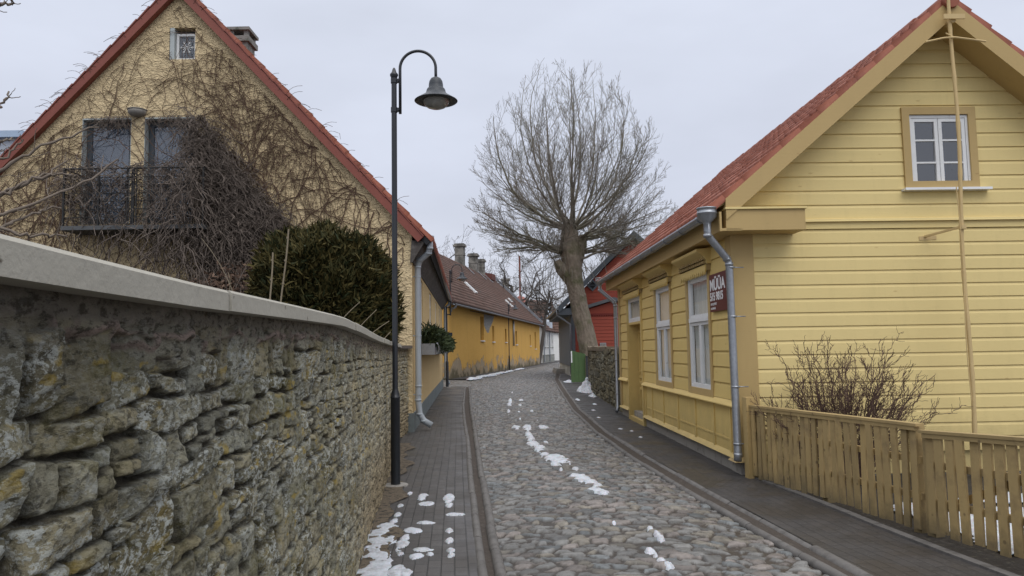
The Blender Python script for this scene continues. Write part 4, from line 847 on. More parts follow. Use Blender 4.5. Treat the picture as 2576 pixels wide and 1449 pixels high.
# eave on the street side: soffit boards, gutter, downpipes
M_soff = pm('weathered_boards', (.075, .066, .06), .85, .35, 6, (1, .3, 1), .5, 20, .01, col2=(.13, .12, .11), cs=8, th=(.5, .7), cst=(1, .2, 1))
mb = MB(); vs = [swf(s, z, d) for s in (-.08, LS) for z, d in ((3.78, -.27), (3.40, -.035), (3.36, -.02), (3.36, .03), (3.80, .0))]; mb.add(vs, [(0, 5, 6, 1), (1, 6, 7, 2), (2, 7, 8, 3), (0, 4, 9, 5), (0, 1, 2, 3, 4), (9, 8, 7, 6, 5)]); mb.build('eave_boards', M_soff, CHO)
mb = MB(); gutter(mb, swf(-.05, 3.87, -.36), swf(LS, 3.80, -.36), .075); 
for i in range(14): q = Vector(swf(.5+i*1.3, 3.87-.004*i, -.36)); mb.tube([tuple(q+nS*(.08*cos(t))+Vector((0, 0, .08*sin(t)))) for t in np.linspace(pi, 2*pi, 7)], .008, 5)
mb.build('gutter', M_zinc, CHO, fix=False, smooth=True)
q = lambda s, z, d: Vector(swf(s, z, -d))
dp = downpipe(CHO, None, [q(.03, 3.82, .36), q(.03, 3.66, .36), q(.08, 3.56, .33), q(.22, 3.44, .15), q(.24, 3.30, .10), q(.24, .9, .10), q(.24, .62, .09), q(.24, .34, .12), q(.24, .2, .2), q(.24, .1, .36)], .062, M_pipe, False)
mb = MB()
for z in (3.1, 1.9, .72): v0 = q(.24, z, .10); mb.tube([v0-Vector((0, 0, .014)), v0+Vector((0, 0, .014))], .068, 14); mb.bar(v0, v0-nS*.12, .02, .02)
mb.lathe([(.06, -.06), (.085, .0), (.09, .05)], tuple(q(.03, 3.85, .36)), 14); mb.build('pipe_clips', M_pipe, dp)
downpipe(CHO, None, [q(LS-.1, 3.75, .34), q(LS-.1, 3.62, .3), q(LS-.1, 3.45, .12), q(LS-.1, .4, .12), q(LS-.1, .12, .3)], .06, M_pipe, False)
# street name plate at the end of the house
SP = thing('street_name_plate', 'small dark blue street name plate behind the offset lamp pole', 'sign', tuple(q(LS-.6, 2.27, .03)), 0)
mb = MB(); mb.box(-.05, .42, -.02, .0, -.08, .08); mb.build('plate', pm('blue_plate', (.02, .027, .05), .4, .1), SP, True)
text('UUS', .12, (-.02, -.022, -.042), Matrix.Rotation(pi/2, 4, 'X'), SP, M_txt)

# ---- window box with junipers
FB = thing('window_box', 'long grey scalloped planter trough fixed under the windows of the cream house', 'planter', swf(2.7, 1.55, -.2), 0)
mb = MB(); slab(mb, swf, 2.68, 14.6, 1.50, 1.76, -.33, -.02); mb.build('trough', M_zinc, FB)
for i in range(17): mb = MB(); v0 = Vector(swf(2.75+i*.72, 1.64, -.33)); mb.tube([tuple(v0+nS*(.03+.06*sin(t))+Vector((0, 0, .13*cos(t)))) for t in np.linspace(0, pi, 8)], .017, 6); mb.build('trough_band', M_zinc, FB)
def leaves(name, pts, nrm, size, asp, m, parent, seed, colA, colB, spread=.6, nb=3, tip=None):
    """leaf sprays: nb thin blades per point, fanned round the outward direction"""
    rng = np.random.default_rng(seed); N = len(pts); Vv = []; C = []
    t = rng.random(N)
    for b_ in range(nb):
        d = nrm+spread*rng.normal(size=(N, 3)); d /= np.linalg.norm(d, axis=1, keepdims=True); s = np.cross(d, rng.normal(size=(N, 3))); s /= np.linalg.norm(s, axis=1, keepdims=True)
        L = size*(.6+.8*rng.random((N, 1))); wv = L*asp; p = pts+.3*size*rng.normal(size=(N, 3))
        Vv.append(np.stack([p-s*wv*.35, p+s*wv*.35, p+d*L*.6+s*wv*.6, p+d*L-s*wv*.1], 1)); tt = np.clip(t+.25*rng.normal(size=N), 0, 1)[:, None]; cc = colA*(1-tt)+colB*tt; C.append(np.repeat(cc[:, None, :], 4, 1))
    V = np.concatenate(Vv).reshape(-1, 3); Cc = np.concatenate(C).reshape(-1, 3); me = fastmesh(name, V, np.arange(len(V)).reshape(-1, 4), 4); setcol(me, Cc)
    return link(name, me, m, parent)
k = NM('foliage'); k.base(k.attr()); k.b.inputs['Roughness'].default_value = .7; k.b.inputs['Specular IOR Level'].default_value = .25; M_fol = k.m
rng = np.random.default_rng(21); N = 3600; s_ = 2.75+11.7*rng.random(N); dd = .0+.5*rng.random(N)**.8; hh = 1.72+.42*rng.random(N)*(1-.6*np.abs(dd-.2)/.4)*(.6+.7*vnoise(s_*1.6, s_*0, 4))-.14*(dd > .38)*rng.random(N)
pts = np.stack([A0.x+dS.x*s_+nS.x*dd, A0.y+dS.y*s_+nS.y*dd, hh], -1); nr = np.stack([.7*np.sign(dd-.1)*np.abs(dd)+.3, -.2+0*dd, .6+0*dd], -1)
JU = thing('juniper_planting', 'row of dark green juniper bushes filling the planter trough', 'plant', swf(8, 1.7, -.2), 0)
leaves('foliage', pts, nr, .13, .22, M_fol, JU, 3, np.array([.022, .035, .016]), np.array([.06, .082, .034]), .5, 4)
mb = MB()
for i in range(24): a_ = Vector(swf(2.8+i*.5, 1.7, -.15)); mb.tube([a_, a_+Vector((.1, .1, .15)), a_+nS*.25+Vector((0, .1, .25))], [.012, .009, .004], 5)
mb.build('stems', M_bark, JU)
# ================================================================== orange building and the houses beyond
k = NM('orange_plaster'); k.b.inputs['Roughness'].default_value = .92; k.b.inputs['Specular IOR Level'].default_value = .15
c = k.mix(k.noise(.35, 6, .6), (.58, .335, .085), (.74, .45, .13)); c = k.mix(k.thr(k.noise(1.2, 5, .6, (1, 1, .15)), .55, .75, 0, .45), c, (.44, .25, .075))
zz = k.math('ADD', k.noise(.62, 8, .66), k.math('MULTIPLY', k.z(), -.21)); dmg = k.thr(zz, .335, .375)
grey = k.mix(k.noise(2.2, 7, .7), (.26, .21, .15), (.50, .40, .28)); c = k.mix(dmg, c, grey)
z2 = k.math('ADD', k.noise(.8, 7, .7), k.math('MULTIPLY', k.z(), -.34)); c = k.mix(k.thr(z2, .37, .46, 0, .8), c, (.085, .078, .042))
k.base(c); k.bump(k.math('ADD', k.math('MULTIPLY', dmg, -.5), k.math('MULTIPLY', k.noise(6, 7, .7), .6)), .7, .06); M_orange = k.m
k = NM('grey_brick'); b = k.n('ShaderNodeTexBrick', _Color1=(.34, .33, .31, 1), _Color2=(.25, .245, .235, 1), _Mortar=(.16, .155, .15, 1), _Scale=1.); b.inputs['Brick Width'].default_value = .28; b.inputs['Row Height'].default_value = .1; b.inputs['Mortar Size'].default_value = .012
uvn = k.n('ShaderNodeSeparateXYZ'); k.l(k.co(), uvn.inputs[0]); cbn = k.n('ShaderNodeCombineXYZ'); k.l(uvn.outputs[1], cbn.inputs[0]); k.l(uvn.outputs[2], cbn.inputs[1]); k.l(cbn.outputs[0], b.inputs['Vector']); k.base(b.outputs['Color']); k.b.inputs['Roughness'].default_value = .9; k.bump(b.outputs['Fac'], -.5, .02); M_brick = k.m
def facade(A, B):
    A = Vector((*A, 0)); B = Vector((*B, 0)); d = (B-A); L = d.length; d.normalize(); n = Vector((d.y, -d.x, 0))       # n towards the street (right)
    return L, d, n, (lambda s, z, q: tuple(A+d*s-n*q+Vector((0, 0, z))))
OA, OB = (-3.52, 40.87), (2.72, 76.0)
OL, od, on, of = facade(OA, OB)
OH = thing('orange_building', 'long orange plastered building with brown tile roof, four chimneys and crumbling wall foot', 'building', (*OA, 0))
WO = [(8.1, 9.15, 2.2, 3.78), (11.9, 12.6, 2.15, 3.24), (16.7, 17.35, 2.15, 3.15), (21.4, 22.2, 1.98, 3.08), (29.1, 29.7, 1.88, 2.9), (32.2, 33.1, 1.6, 3.2)]
WOs = [(h[0], h[1], h[2], h[3]) for h in WO]
mb = strips(MB(), lambda z: (0, OL), [-.1, 4.25], WOs, of, .22)
mb.add([of(0, -.1, 0), of(0, 4.25, 0), of(0, 8.9, 4.6), of(0, 4.25, 9.2), of(0, -.1, 9.2)], [(0, 1, 2, 3, 4)]); mb.add([of(OL, -.1, 0), of(OL, 4.25, 0), of(OL, 8.5, 4.6), of(OL, 4.25, 9.2), of(OL, -.1, 9.2)], [(4, 3, 2, 1, 0)])
mb.build('wall', M_orange, OH, fix=False)
M_wood = pm('dark_wood', (.10, .05, .025), .7, .3, 4)
for h in WOs:
    mb = MB(); slab(mb, of, h[0], h[1], h[2], h[3], .20, .24); wo = mb.build('window', M_wood, OH)
    mb = MB(); slab(mb, of, h[0]-.04, h[1]+.04, h[2]-.07, h[2]-.005, -.08, .19); mb.build('sill', M_white, wo)
mb = MB(); mb.add([of(s, z, -.006) for s, z in ((9.2, 3.95), (9.2, 3.2), (9.7, 2.95), (10.2, 2.72), (10.7, 2.75), (11.1, 3.1), (11.6, 3.3), (12.2, 3.6), (12.6, 3.95))], [tuple(range(9))]); mb.build('exposed_brick', M_brick, OH)
mb = MB(); slab(mb, of, 5.2, 13.6, 3.97, 4.0, -.03, .0); mb.build('crack_ledge', M_wood, OH)
mb = MB(); mb.tube([of(20.0, 3.9, -.1), of(20.0, 1.85, -.1)], .07, 8); mb.build('downpipe', M_zinc, OH, smooth=True)
mb = MB(); mb.tube([of(24.6, 4.1, -.02), of(24.65, .1, -.02)], .09, 6); mb.tube([of(27.2, 4.1, -.02), of(27.2, .1, -.02)], .06, 6); mb.build('crack_pilasters', M_wood, OH) if False else None
def orf(sgn):
    c_ = hypot(4.95, 4.75)
    def fn(u, v, h):
        t = v/c_; q = -.35+t*4.95; z = 4.15+t*4.75+.05; nx = 4.75/c_; nz = 4.95/c_; q = q-h*nx; z = z+h*nz
        if sgn: q = 9.2-q
        x = OA[0]+od.x*(u-.3)-on.x*q; y = OA[1]+od.y*(u-.3)-on.y*q
        return np.stack([x, y, z-.006*u], -1)
    return fn, c_
for sgn in (0, 1):
    fn, c_ = orf(sgn); link('roof_tiles', tilemesh(fn, OL+.5, c_, .3, .36, .035, .045, 5, 31+sgn), M_brown, OH)
mb = MB(); mb.prism([(-.3, 4.05), (4.6, 8.78), (9.5, 4.05), (9.5, 4.15), (4.6, 8.9), (-.3, 4.15)], lambda a, z, s: of(s, z-.006*s, a), -.25, OL+.15); mb.build('roof_deck', M_soff, OH)
mb = MB(); gutter(mb, of(-.2, 4.12, -.42), of(OL, 3.92, -.42), .08); mb.tube([of(.15, 4.1, -.42), of(.15, 3.95, -.4), of(.3, 3.85, -.1), of(.3, 3.7, -.1)], .06, 8); mb.build('gutter', M_zinc, OH, fix=False, smooth=True)
mb = MB(); mb.bar(of(OL+.16, 4.25, -.3), of(OL+.16, 9.0, 4.6), .12, .22); mb.build('verge_board', M_zinc, OH)
M_chim = pm('old_chimney', (.24, .225, .2), .9, .25, 3, bump=.6, bs=8, bd=.03, col2=(.10, .095, .085), cs=1.3, th=(.45, .6))
for s, hh in ((21.6, 1.75), (26.6, 1.55), (29.6, 1.4)):
    x0, y0, z0 = of(s, 8.75-.006*s, 4.7); mb = MB(); mb.box(-.36, .36, -.36, .36, -1.2, hh, Matrix.Translation((x0, y0, z0)) @ Matrix.Rotation(-radians(10), 4, 'Z')); co_ = mb.build('chimney', M_chim, OH)
    mb = MB(); T = Matrix.Translation((x0, y0, z0)) @ Matrix.Rotation(-radians(10), 4, 'Z'); mb.box(-.48, .48, -.46, .46, hh-.06, hh+.1, T); mb.box(-.42, .42, -.4, .4, hh+.1, hh+.2, T); mb.build('chimney_cap', M_chim, co_); mb = MB(); mb.box(-.4, .4, -.4, .4, hh*.55, hh*.55+.1, T); mb.build('chimney_band', M_chim, co_)
    mb = MB(); mb.bar(fn_ := tuple(np.array(orf(0)[0](np.array([s+.9]), np.array([5.6]), np.array([.12]))).ravel()), tuple(np.array(orf(0)[0](np.array([s+.9]), np.array([6.75]), np.array([.12]))).ravel()), .25, .03); mb.build('flashing', M_zinc, co_)
for (s, v0, v1) in ((11.6, 2.0, 3.1), (25.0, 1.7, 2.6), (28.8, 2.7, 3.2)):
    f_ = orf(0)[0]; g_ = lambda s, v, h: tuple(np.array(f_(np.array([s]), np.array([v]), np.array([h]))).ravel()); mb = MB()
    vs = [g_(s+a, v, h) for h in (.02, .15) for a, v in ((0, v0), (.6, v0), (.6, v1), (0, v1))]; mb.add(vs, [(0,1,2,3), (7,6,5,4), (0,4,5,1), (1,5,6,2), (2,6,7,3), (3,7,4,0)]); ro = mb.build('skylight', M_white, OH)
    vs = [g_(s+a, v, .16) for a, v in ((.1, v0+.14), (.5, v0+.14), (.5, v1-.14), (.1, v1-.14))]; mb = MB(); mb.add(vs, [(0, 1, 2, 3)]); mb.build('pane', M_glass, ro)
# --- white houses
M_ww = pm('white_plaster', (.80, .80, .78), .9, .12, .8, bump=.4, bs=6, bd=.03, col2=(.40, .39, .35), cs=.8, th=(.56, .7))
M_lime = pm('grey_limestone', (.30, .30, .27), .9, .35, 2, bump=.8, bs=5, bd=.05, col2=(.52, .52, .47), cs=1.1, th=(.5, .65))
def row_house(name, label, A, B, D, ev, rd, wins, mwall, mroof, plinth=.85, over=.3, grey=False):
    L, d, n, f = facade(A, B); R = thing(name, label, 'house', (*A, 0))
    mb = strips(MB(), lambda z: (0, L), [-.1, ev], wins, f, .18)
    for s in (0, L): mb.add([f(s, -.1, 0), f(s, ev, 0), f(s, rd, D/2), f(s, ev, D), f(s, -.1, D)], [(0, 1, 2, 3, 4)])
    mb.add([f(0, -.1, D), f(L, -.1, D), f(L, ev, D), f(0, ev, D)], [(0, 1, 2, 3)]); mb.build('wall', mwall, R)
    if plinth:
        mb = MB(); slab(mb, f, -.04, L+.04, -.1, plinth, -.06, .05); slab(mb, f, -.06, L+.06, plinth+.002, plinth+.06, -.1, .05); mb.build('plinth', M_lime, R)
    for h in wins:
        mb = MB(); slab(mb, f, h[0], h[1], h[2], h[3], .16, .19); w_ = mb.build('window', M_wood if grey else M_dframe, R)
        mb = MB(); frame(mb, f, h[0]+.02, h[1]-.02, h[2]+.02, h[3]-.02, .06, .13, .158); mb.build('frame', M_white, w_); mb = MB(); slab(mb, f, h[0]-.06, h[1]+.06, h[2]-.1, h[2]-.005, -.1, .1); mb.build('sill', M_lime, w_)
    c_ = hypot(D/2+over, rd-ev+.3)
    for sg in (0, 1):
        def fn(u, v, h, sg=sg):
            t = v/c_; q = -over+t*(D/2+over); z = ev-.25+t*(rd-ev+.3)+.1; q = q-h*.65; z = z+h*.7
            if sg: q = D-q
            P0 = np.array(A); return np.stack([P0[0]+d.x*(u-.2)-n.x*q, P0[1]+d.y*(u-.2)-n.y*q, z], -1)
        link('roof_tiles', tilemesh(fn, L+.4, c_, .4, .4, .045, .06, 4, int(L*7)+sg), mroof, R)
    return R, f, L, n
WH, wf, WL_, wn_ = row_house('white_house', 'white rendered house with limestone plinth next to the far end of the orange building', (3.3, 82.3), (5.0, 91.8), 4.4, 3.7, 6.0,
    [(1.6, 2.4, 1.75, 3.2), (3.6, 4.4, 1.75, 3.2), (5.4, 6.2, 1.75, 3.2), (7.6, 8.5, 1.75, 3.2)], M_ww, M_brown)
for s_ in (4.9, .2): mb = MB(); mb.tube([wf(s_, 3.55, -.11), wf(s_, .1, -.11)], .07, 6); mb.build('downpipe', M_zinc, WH)
x0, y0, _ = wf(.8, 0, 4.2); mb = MB(); mb.box(x0-.36, x0+.36, y0-.4, y0+.4, 5, 9.3); ch = mb.build('chimney', M_chim, WH); mb = MB(); mb.box(x0-.48, x0+.48, y0-.52, y0+.52, 9.3, 9.5); mb.build('chimney_cap', M_chim, ch)
# tall gabled dormer on the first white house, zinc sided
mb = MB(); mb.add([wf(7.3, 3.7, .1), wf(9.5, 3.7, .1), wf(9.5, 4.8, .1), wf(8.4, 7.6, .1), wf(7.3, 4.8, .1), wf(7.3, 3.7, .55), wf(9.5, 3.7, .55), wf(9.5, 4.8, .55), wf(8.4, 7.6, .55), wf(7.3, 4.8, .55)], [(0, 1, 2, 3, 4), (0, 4, 9, 5), (1, 6, 7, 2), (4, 3, 8, 9), (3, 2, 7, 8)]); mb.build('dormer', pm('zinc_white_sheet', (.60, .67, .76), .5, .12, 2), WH)
row_house('crosswise_house', 'brown-roofed house turned across the street line, its roof rising behind the nearest white house', (3.3, 97.0), (6.3, 98.6), 5, 3.8, 7.9, [], M_ww, M_brown, 0)
H2, f2, L2, n2 = row_house('white_house', 'farther white house with brown tile roof and pale pointed dormers at the street bend', (5.75, 101), (8.6, 113), 5.2, 3.7, 7.9, [(1.0, 2.0, 1.1, 3.3), (3.4, 4.6, .2, 3.2), (7, 8, 1.6, 3.1), (10.5, 11.5, 1.6, 3.1)], M_ww, M_brown)
for s in (3.2, 9.5):
    mb = MB(); mb.add([f2(s-1.3, 3.75, .1), f2(s+1.3, 3.75, .1), f2(s+1.3, 5.0, .1), f2(s, 7.8, .1), f2(s-1.3, 5.0, .1), f2(s-1.3, 3.75, 2.2), f2(s+1.3, 3.75, 2.2), f2(s+1.3, 5.0, 2.2), f2(s, 7.8, 2.4), f2(s-1.3, 5.0, 2.2)], [(0, 1, 2, 3, 4), (0, 4, 9, 5), (1, 6, 7, 2), (4, 3, 8, 9), (3, 2, 7, 8)]); do = mb.build('dormer', pm('zinc_white', (.62, .68, .75), .5, .1), H2); mb = MB(); mb.add([f2(s-.45, 4.4, .09), f2(s+.45, 4.4, .09), f2(s+.45, 5.7, .09), f2(s-.45, 5.7, .09)], [(0, 1, 2, 3)]); mb.build('dormer_window', M_dframe, do)
row_house('brown_roofed_house', 'low house with steep brown tile roof closing the view down the street', (8.2, 118), (17, 121), 8, 3.6, 8.6, [(2, 3, 1.2, 2.6), (5, 6, 1.2, 2.6)], M_ww, M_brown)
mb = MB(); mb.prism([(4.0, 8.6), (5.2, 8.6), (5.2, 9.35), (4.0, 9.2)], lambda q, z, t: of(t, z-.2, q), 31.6, 33.4); mb.build('ridge_vent', pm('rusty_sheet', (.13, .045, .035), .7, .3, 4), OH)
RM = thing('red_mast', 'thin red mast on a red metal roof beyond the bare street trees', 'mast', (1.2, 110, 0)); mb = MB(); mb.box(-1.2, 4.0, 108, 116, 0, 7.5); mb.add([(-1.6, 107.5, 7.6), (4.4, 107.5, 7.6), (4.4, 116, 7.6), (-1.6, 116, 7.6), (1.2, 111.5, 9.6)], [(0, 1, 4), (1, 2, 4), (2, 3, 4), (3, 0, 4)]); mb.build('metal_roofed_base', M_verge, RM); mb = MB(); mb.tube([(1.2, 111.5, 9.2), (1.2, 111.5, 15.5)], .16, 6); mb.build('pole', M_verge, RM)
# --- red clapboard house
M_red = paintwood('red_paint', (.36, .072, .043)); M_gtrim = pm('grey_trim', (.13, .15, .17), .7, .2, 3); M_slate = pm('grey_roof', (.14, .15, .16), .6, .2, 2)
RH = thing('red_house', 'red clapboard house with blue-grey trim behind the leaning pollard tree', 'house', (3.25, 41, 0))
rfn = lambda x, z, d: (x, 41+d, z); RX0, RX1, RE, RA = 3.25, 10.6, 4.15, 7.5; rax = 6.7
rl = lambda z: (RX0, RX1) if z <= RE else (RX0+(z-RE)*(rax-RX0)/(RA-RE), RX1-(z-RE)*(RX1-rax)/(RA-RE))
mb = MB(); clap(mb, rl, .6, RA, [], rfn, .19, .03); mb.build('gable_clapboards', M_red, RH, fix=False)
mb = MB(); mb.box(RX0+.02, RX1, 41.02, 52, -.1, 4.1); mb.prism([(RX0+.1, 4.1), (RX1-.1, 4.1), (rax, RA-.06)], lambda a, z, y: (a, y, z), 41.02, 52); mb.build('wall', M_red, RH)
mb = MB(); mb.box(RX0-.02, RX1, 40.96, 52.02, -.1, .6); mb.build('plinth', M_lime, RH)
mb = MB(); mb.box(RX0-.05, RX0+.16, 40.93, 41.1, .6, 4.1); mb.box(RX0-.06, RX0-.01, 41.12, 51.9, .6, 3.9); mb.build('grey_corner_boards', M_gtrim, RH)
for sg, (xa, xb) in enumerate(((RX0-.75, rax), (rax, RX1+.75))):
    z0, z1 = (RE-.30, RA+.42) if not sg else (RA+.42, RE-.30)
    mb = MB(); mb.prism([(xa, z0), (xb, z1), (xb, z1-.28), (xa, z0-.28)], lambda a, z, y: (a, y, z), 40.5, 52.3); mb.build('roof_slope', M_slate, RH)
    mb = MB(); mb.prism([(xa, z0+.02), (xb, z1+.02), (xb, z1-.34), (xa, z0-.34)], lambda a, z, y: (a, y, z), 40.42, 40.49); mb.build('barge_board', M_gtrim, RH)
mb = MB(); mb.box(RX0-.7, RX0+.05, 40.6, 52, 3.42, 3.62); mb.box(RX0-.72, RX0-.1, 40.52, 40.6, 3.4, 3.75); mb.build('boxed_eave', M_gtrim, RH)
mb = MB(); gutter(mb, (RX0-.82, 40.5, 3.75), (RX0-.82, 52.2, 3.7), .09); mb.tube([(RX0-.82, 40.7, 3.7), (RX0-.82, 40.7, 3.4), (RX0-.1, 40.85, 2.9), (RX0-.1, 40.85, .2)], .06, 8); mb.build('gutter', M_zinc, RH, fix=False, smooth=True)
mb = MB(); mb.box(5.62, 6.12, 43, 43.5, 6, 7.95); mb.box(5.55, 6.19, 42.93, 43.57, 7.95, 8.05); mb.build('chimney', M_conc, RH)
dm = [(4.43, 5.36), (4.75, 5.02), (4.43, 4.68), (4.11, 5.02)]
mb = MB(); mb.prism(dm, lambda a, z, y: (a, y, z), 40.9, 40.985); dw = mb.build('diamond_window', M_gtrim, RH); mb = MB(); mb.prism([(4.43+(a-4.43)*.62, 5.02+(z-5.02)*.62) for a, z in dm], lambda a, z, y: (a, y, z), 40.88, 40.899); mb.build('pane', M_dark, dw); mb = MB(); mb.bar((4.43, 40.87, 4.8), (4.43, 40.87, 5.23), .02, .03); mb.bar((4.22, 40.87, 5.02), (4.64, 40.87, 5.02), .02, .03); mb.build('glazing_bars', M_gtrim, dw)
mb = MB(); mb.box(5.86, 6.5, 40.9, 40.985, 4.4, 5.5); mb.build('window', M_gtrim, RH)
# low annex in front of the gable, with a scalloped board
AN = thing('red_annex', 'low red annex with grey gable roof and scalloped board before the red house', 'annex', (5.4, 40, 0))
anl = lambda z: (3.95, 6.9) if z < 3.5 else (3.95+(z-3.5)*2.2, 6.9-(z-3.5)*2.2)
mb = MB(); clap(mb, anl, .5, 3.28, [], lambda x, z, d: (x, 40+d, z), .19, .03); mb.build('clapboards', M_red, AN, fix=False)
mb = MB(); mb.prism([(3.95, 0), (6.9, 0), (6.9, 3.62), (5.4, 4.05), (3.95, 3.62)], lambda a, z, y: (a, y, z), 40.02, 40.9); mb.build('wall', M_red, AN)
mb = MB(); st = .125; n = int(2.9/st)
vs = []; base_ = [(3.97, 3.42)]
for i in range(n):
    x = 3.97+i*st
    base_ += [(x+.01, 3.34), (x+.03, 3.28), (x+st/2, 3.25), (x+st-.03, 3.28), (x+st-.01, 3.34)]
base_ += [(3.97+n*st, 3.42)]
mb.prism(base_, lambda a, z, y: (a, y, z), 39.95, 39.99); mb.build('scalloped_board', pm('deep_red', (.2, .03, .022), .7), AN)
for xa, za, xb, zb in ((3.75, 3.80, 5.4, 4.28), (5.4, 4.28, 7.1, 3.78)): mb = MB(); mb.prism([(xa, za-.17), (xb, zb-.17), (xb, zb), (xa, za)], lambda a, z, y: (a, y, z), 39.75, 40.9); mb.build('roof_slope', M_slate, AN)
UB = thing('utility_box', 'small pale grey utility box on the red annex wall beside the tree trunk', 'box', (4.80, 39.93, 1.72)); mb = MB(); mb.box(-.16, .16, -.04, .04, -.13, .13); mb.build('box', M_pipe, UB, True); mb = MB(); mb.box(-.13, .13, -.055, -.041, -.1, .1); mb.build('lid', M_conc, UB, True)
ST = thing('stone_step', 'dark stone doorstep in front of the red house on the right pavement', 'step', (3.0, 47.5, 0)); mb = MB(); mb.box(-.35, .35, -.6, 3.5, 0, .2); mb.box(-.3, .35, -.45, 3.3, .2, .3); mb.build('treads', M_conc, ST, True)
# green gate and its dark post panel
GG = thing('green_gate', 'small green plank gate with a slanting top beside the dry-stone wall', 'gate', (2.70, 33.5, 0), radians(4))
M_green = pm('green_paint', (.07, .125, .045), .65, .2, 3, (3, 1, .3), .2, 20, .006, col2=(.05, .1, .035), cs=5, th=(.5, .7))
for i in range(4):
    x = -.13+i*.165; w_ = .158; z1 = 1.5-.045*i
    mb = MB(); mb.add([(x, -.02, .08), (x+w_, -.02, .08), (x+w_, .02, .08), (x, .02, .08), (x, -.02, z1), (x+w_, -.02, z1-.042), (x+w_, .02, z1-.042), (x, .02, z1)], [(0,3,2,1),(4,5,6,7),(0,1,5,4),(1,2,6,5),(2,3,7,6),(3,0,4,7)]); mb.build('plank', M_green, GG, True)
mb = MB(); mb.box(-.13, .53, .021, .05, .3, .4); mb.box(-.13, .53, .021, .05, 1.1, 1.2); mb.build('ledge', M_green, GG, True)
mb = MB(); mb.box(-.125, -.07, -.035, -.021, .95, 1.46); mb.build('name_strip', M_white, GG, True)
DP = thing('dark_gate_post', 'broad dark blue-grey gate post between the green gate and the dry-stone wall', 'gate post', (3.34, 33.4, 0)); mb = MB(); mb.box(-.1, .12, -.06, .08, -.05, 1.2); mb.build('post', pm('dark_post', (.028, .035, .045), .7), DP, True); mb = MB(); mb.box(-.12, .14, -.08, .1, 1.2, 1.24); mb.build('cap', M_black, DP, True)
# grey building far left and grey limestone wall beyond
GB = thing('grey_building', 'pale grey flat-roofed building at the left edge beyond the cream house', 'building', (-21, 28, 0)); mb = MB(); mb.box(-27, -18.7, 28, 38, 0, 9.95); mb.build('wall', pm('pale_render', (.42, .46, .52), .9, .08), GB); mb = MB(); mb.box(-27.2, -18.5, 27.8, 38.2, 9.95, 10.2); mb.box(-18.72, -18.5, 27.9, 29, 8.6, 9.0); mb.build('parapet', pm('blue_parapet', (.36, .46, .60), .6, .1), GB)
# ================================================================== bare trees
def bez(p0, p1, p2, k_):
    t = np.linspace(0, 1, k_)[None, :, None]; return (1-t)**2*p0[:, None]+2*t*(1-t)*p1[:, None]+t*t*p2[:, None]
def nrmz(v): return v/(np.linalg.norm(v, axis=-1, keepdims=True)+1e-9)
def sprout(rng, Pp, Rp, n, t0, ang, lf, k_, upw, rs, rmin, wob=.05, env=None):
    """n children per parent polyline"""
    N, K, _ = Pp.shape; t = t0+(1-t0)*((np.arange(n)+rng.random((N, n)))/n)**.9; f = t*(K-1); i = np.minimum(f.astype(int), K-2); a = (f-i)[..., None]; idx = np.arange(N)[:, None]
    base = Pp[idx, i]*(1-a)+Pp[idx, i+1]*a; tan = nrmz(Pp[idx, i+1]-Pp[idx, i]); r = (Rp[idx, i]*(1-a[..., 0])+Rp[idx, i+1]*a[..., 0])
    Lp = np.linalg.norm(np.diff(Pp, axis=1), axis=2).sum(1)[:, None]
    side = nrmz(np.cross(tan, rng.normal(size=(N, n, 3)))); th = (ang*(.7+.6*rng.random((N, n))))[..., None]
    d = tan*np.cos(th)+side*np.sin(th); L = (lf*Lp*(1.05-.55*t)*(.6+.8*rng.random((N, n))))[..., None]
    p0 = base.reshape(-1, 3); d = d.reshape(-1, 3); L = L.reshape(-1, 1); tan = tan.reshape(-1, 3)
    p1 = p0+d*L*.5; p2 = p1+nrmz(d*.65+tan*.3+np.array([0, 0, upw]))*L*.5
    C = bez(p0, p1, p2, k_); C[:, 1:] += wob*L[:, None]*rng.normal(size=(len(p0), k_-1, 3))*.5
    rr_ = np.maximum(r.reshape(-1, 1)*rs, rmin)*np.linspace(1, .35, k_)[None, :]; rr_ = np.maximum(rr_, rmin*.7)
    if env is not None: m = env(C[:, -1]); C = C[m]; rr_ = rr_[m]
    return C, rr_
def build_tree(root, name, levels, m, sides=(6, 4, 3, 3)):
    parts = [tubes(C, R_, sides[min(i, len(sides)-1)]) for i, (C, R_) in enumerate(levels)]; v, f = join(parts)
    return link(name, fastmesh(name, v, f, 4), m, root, smooth=True)
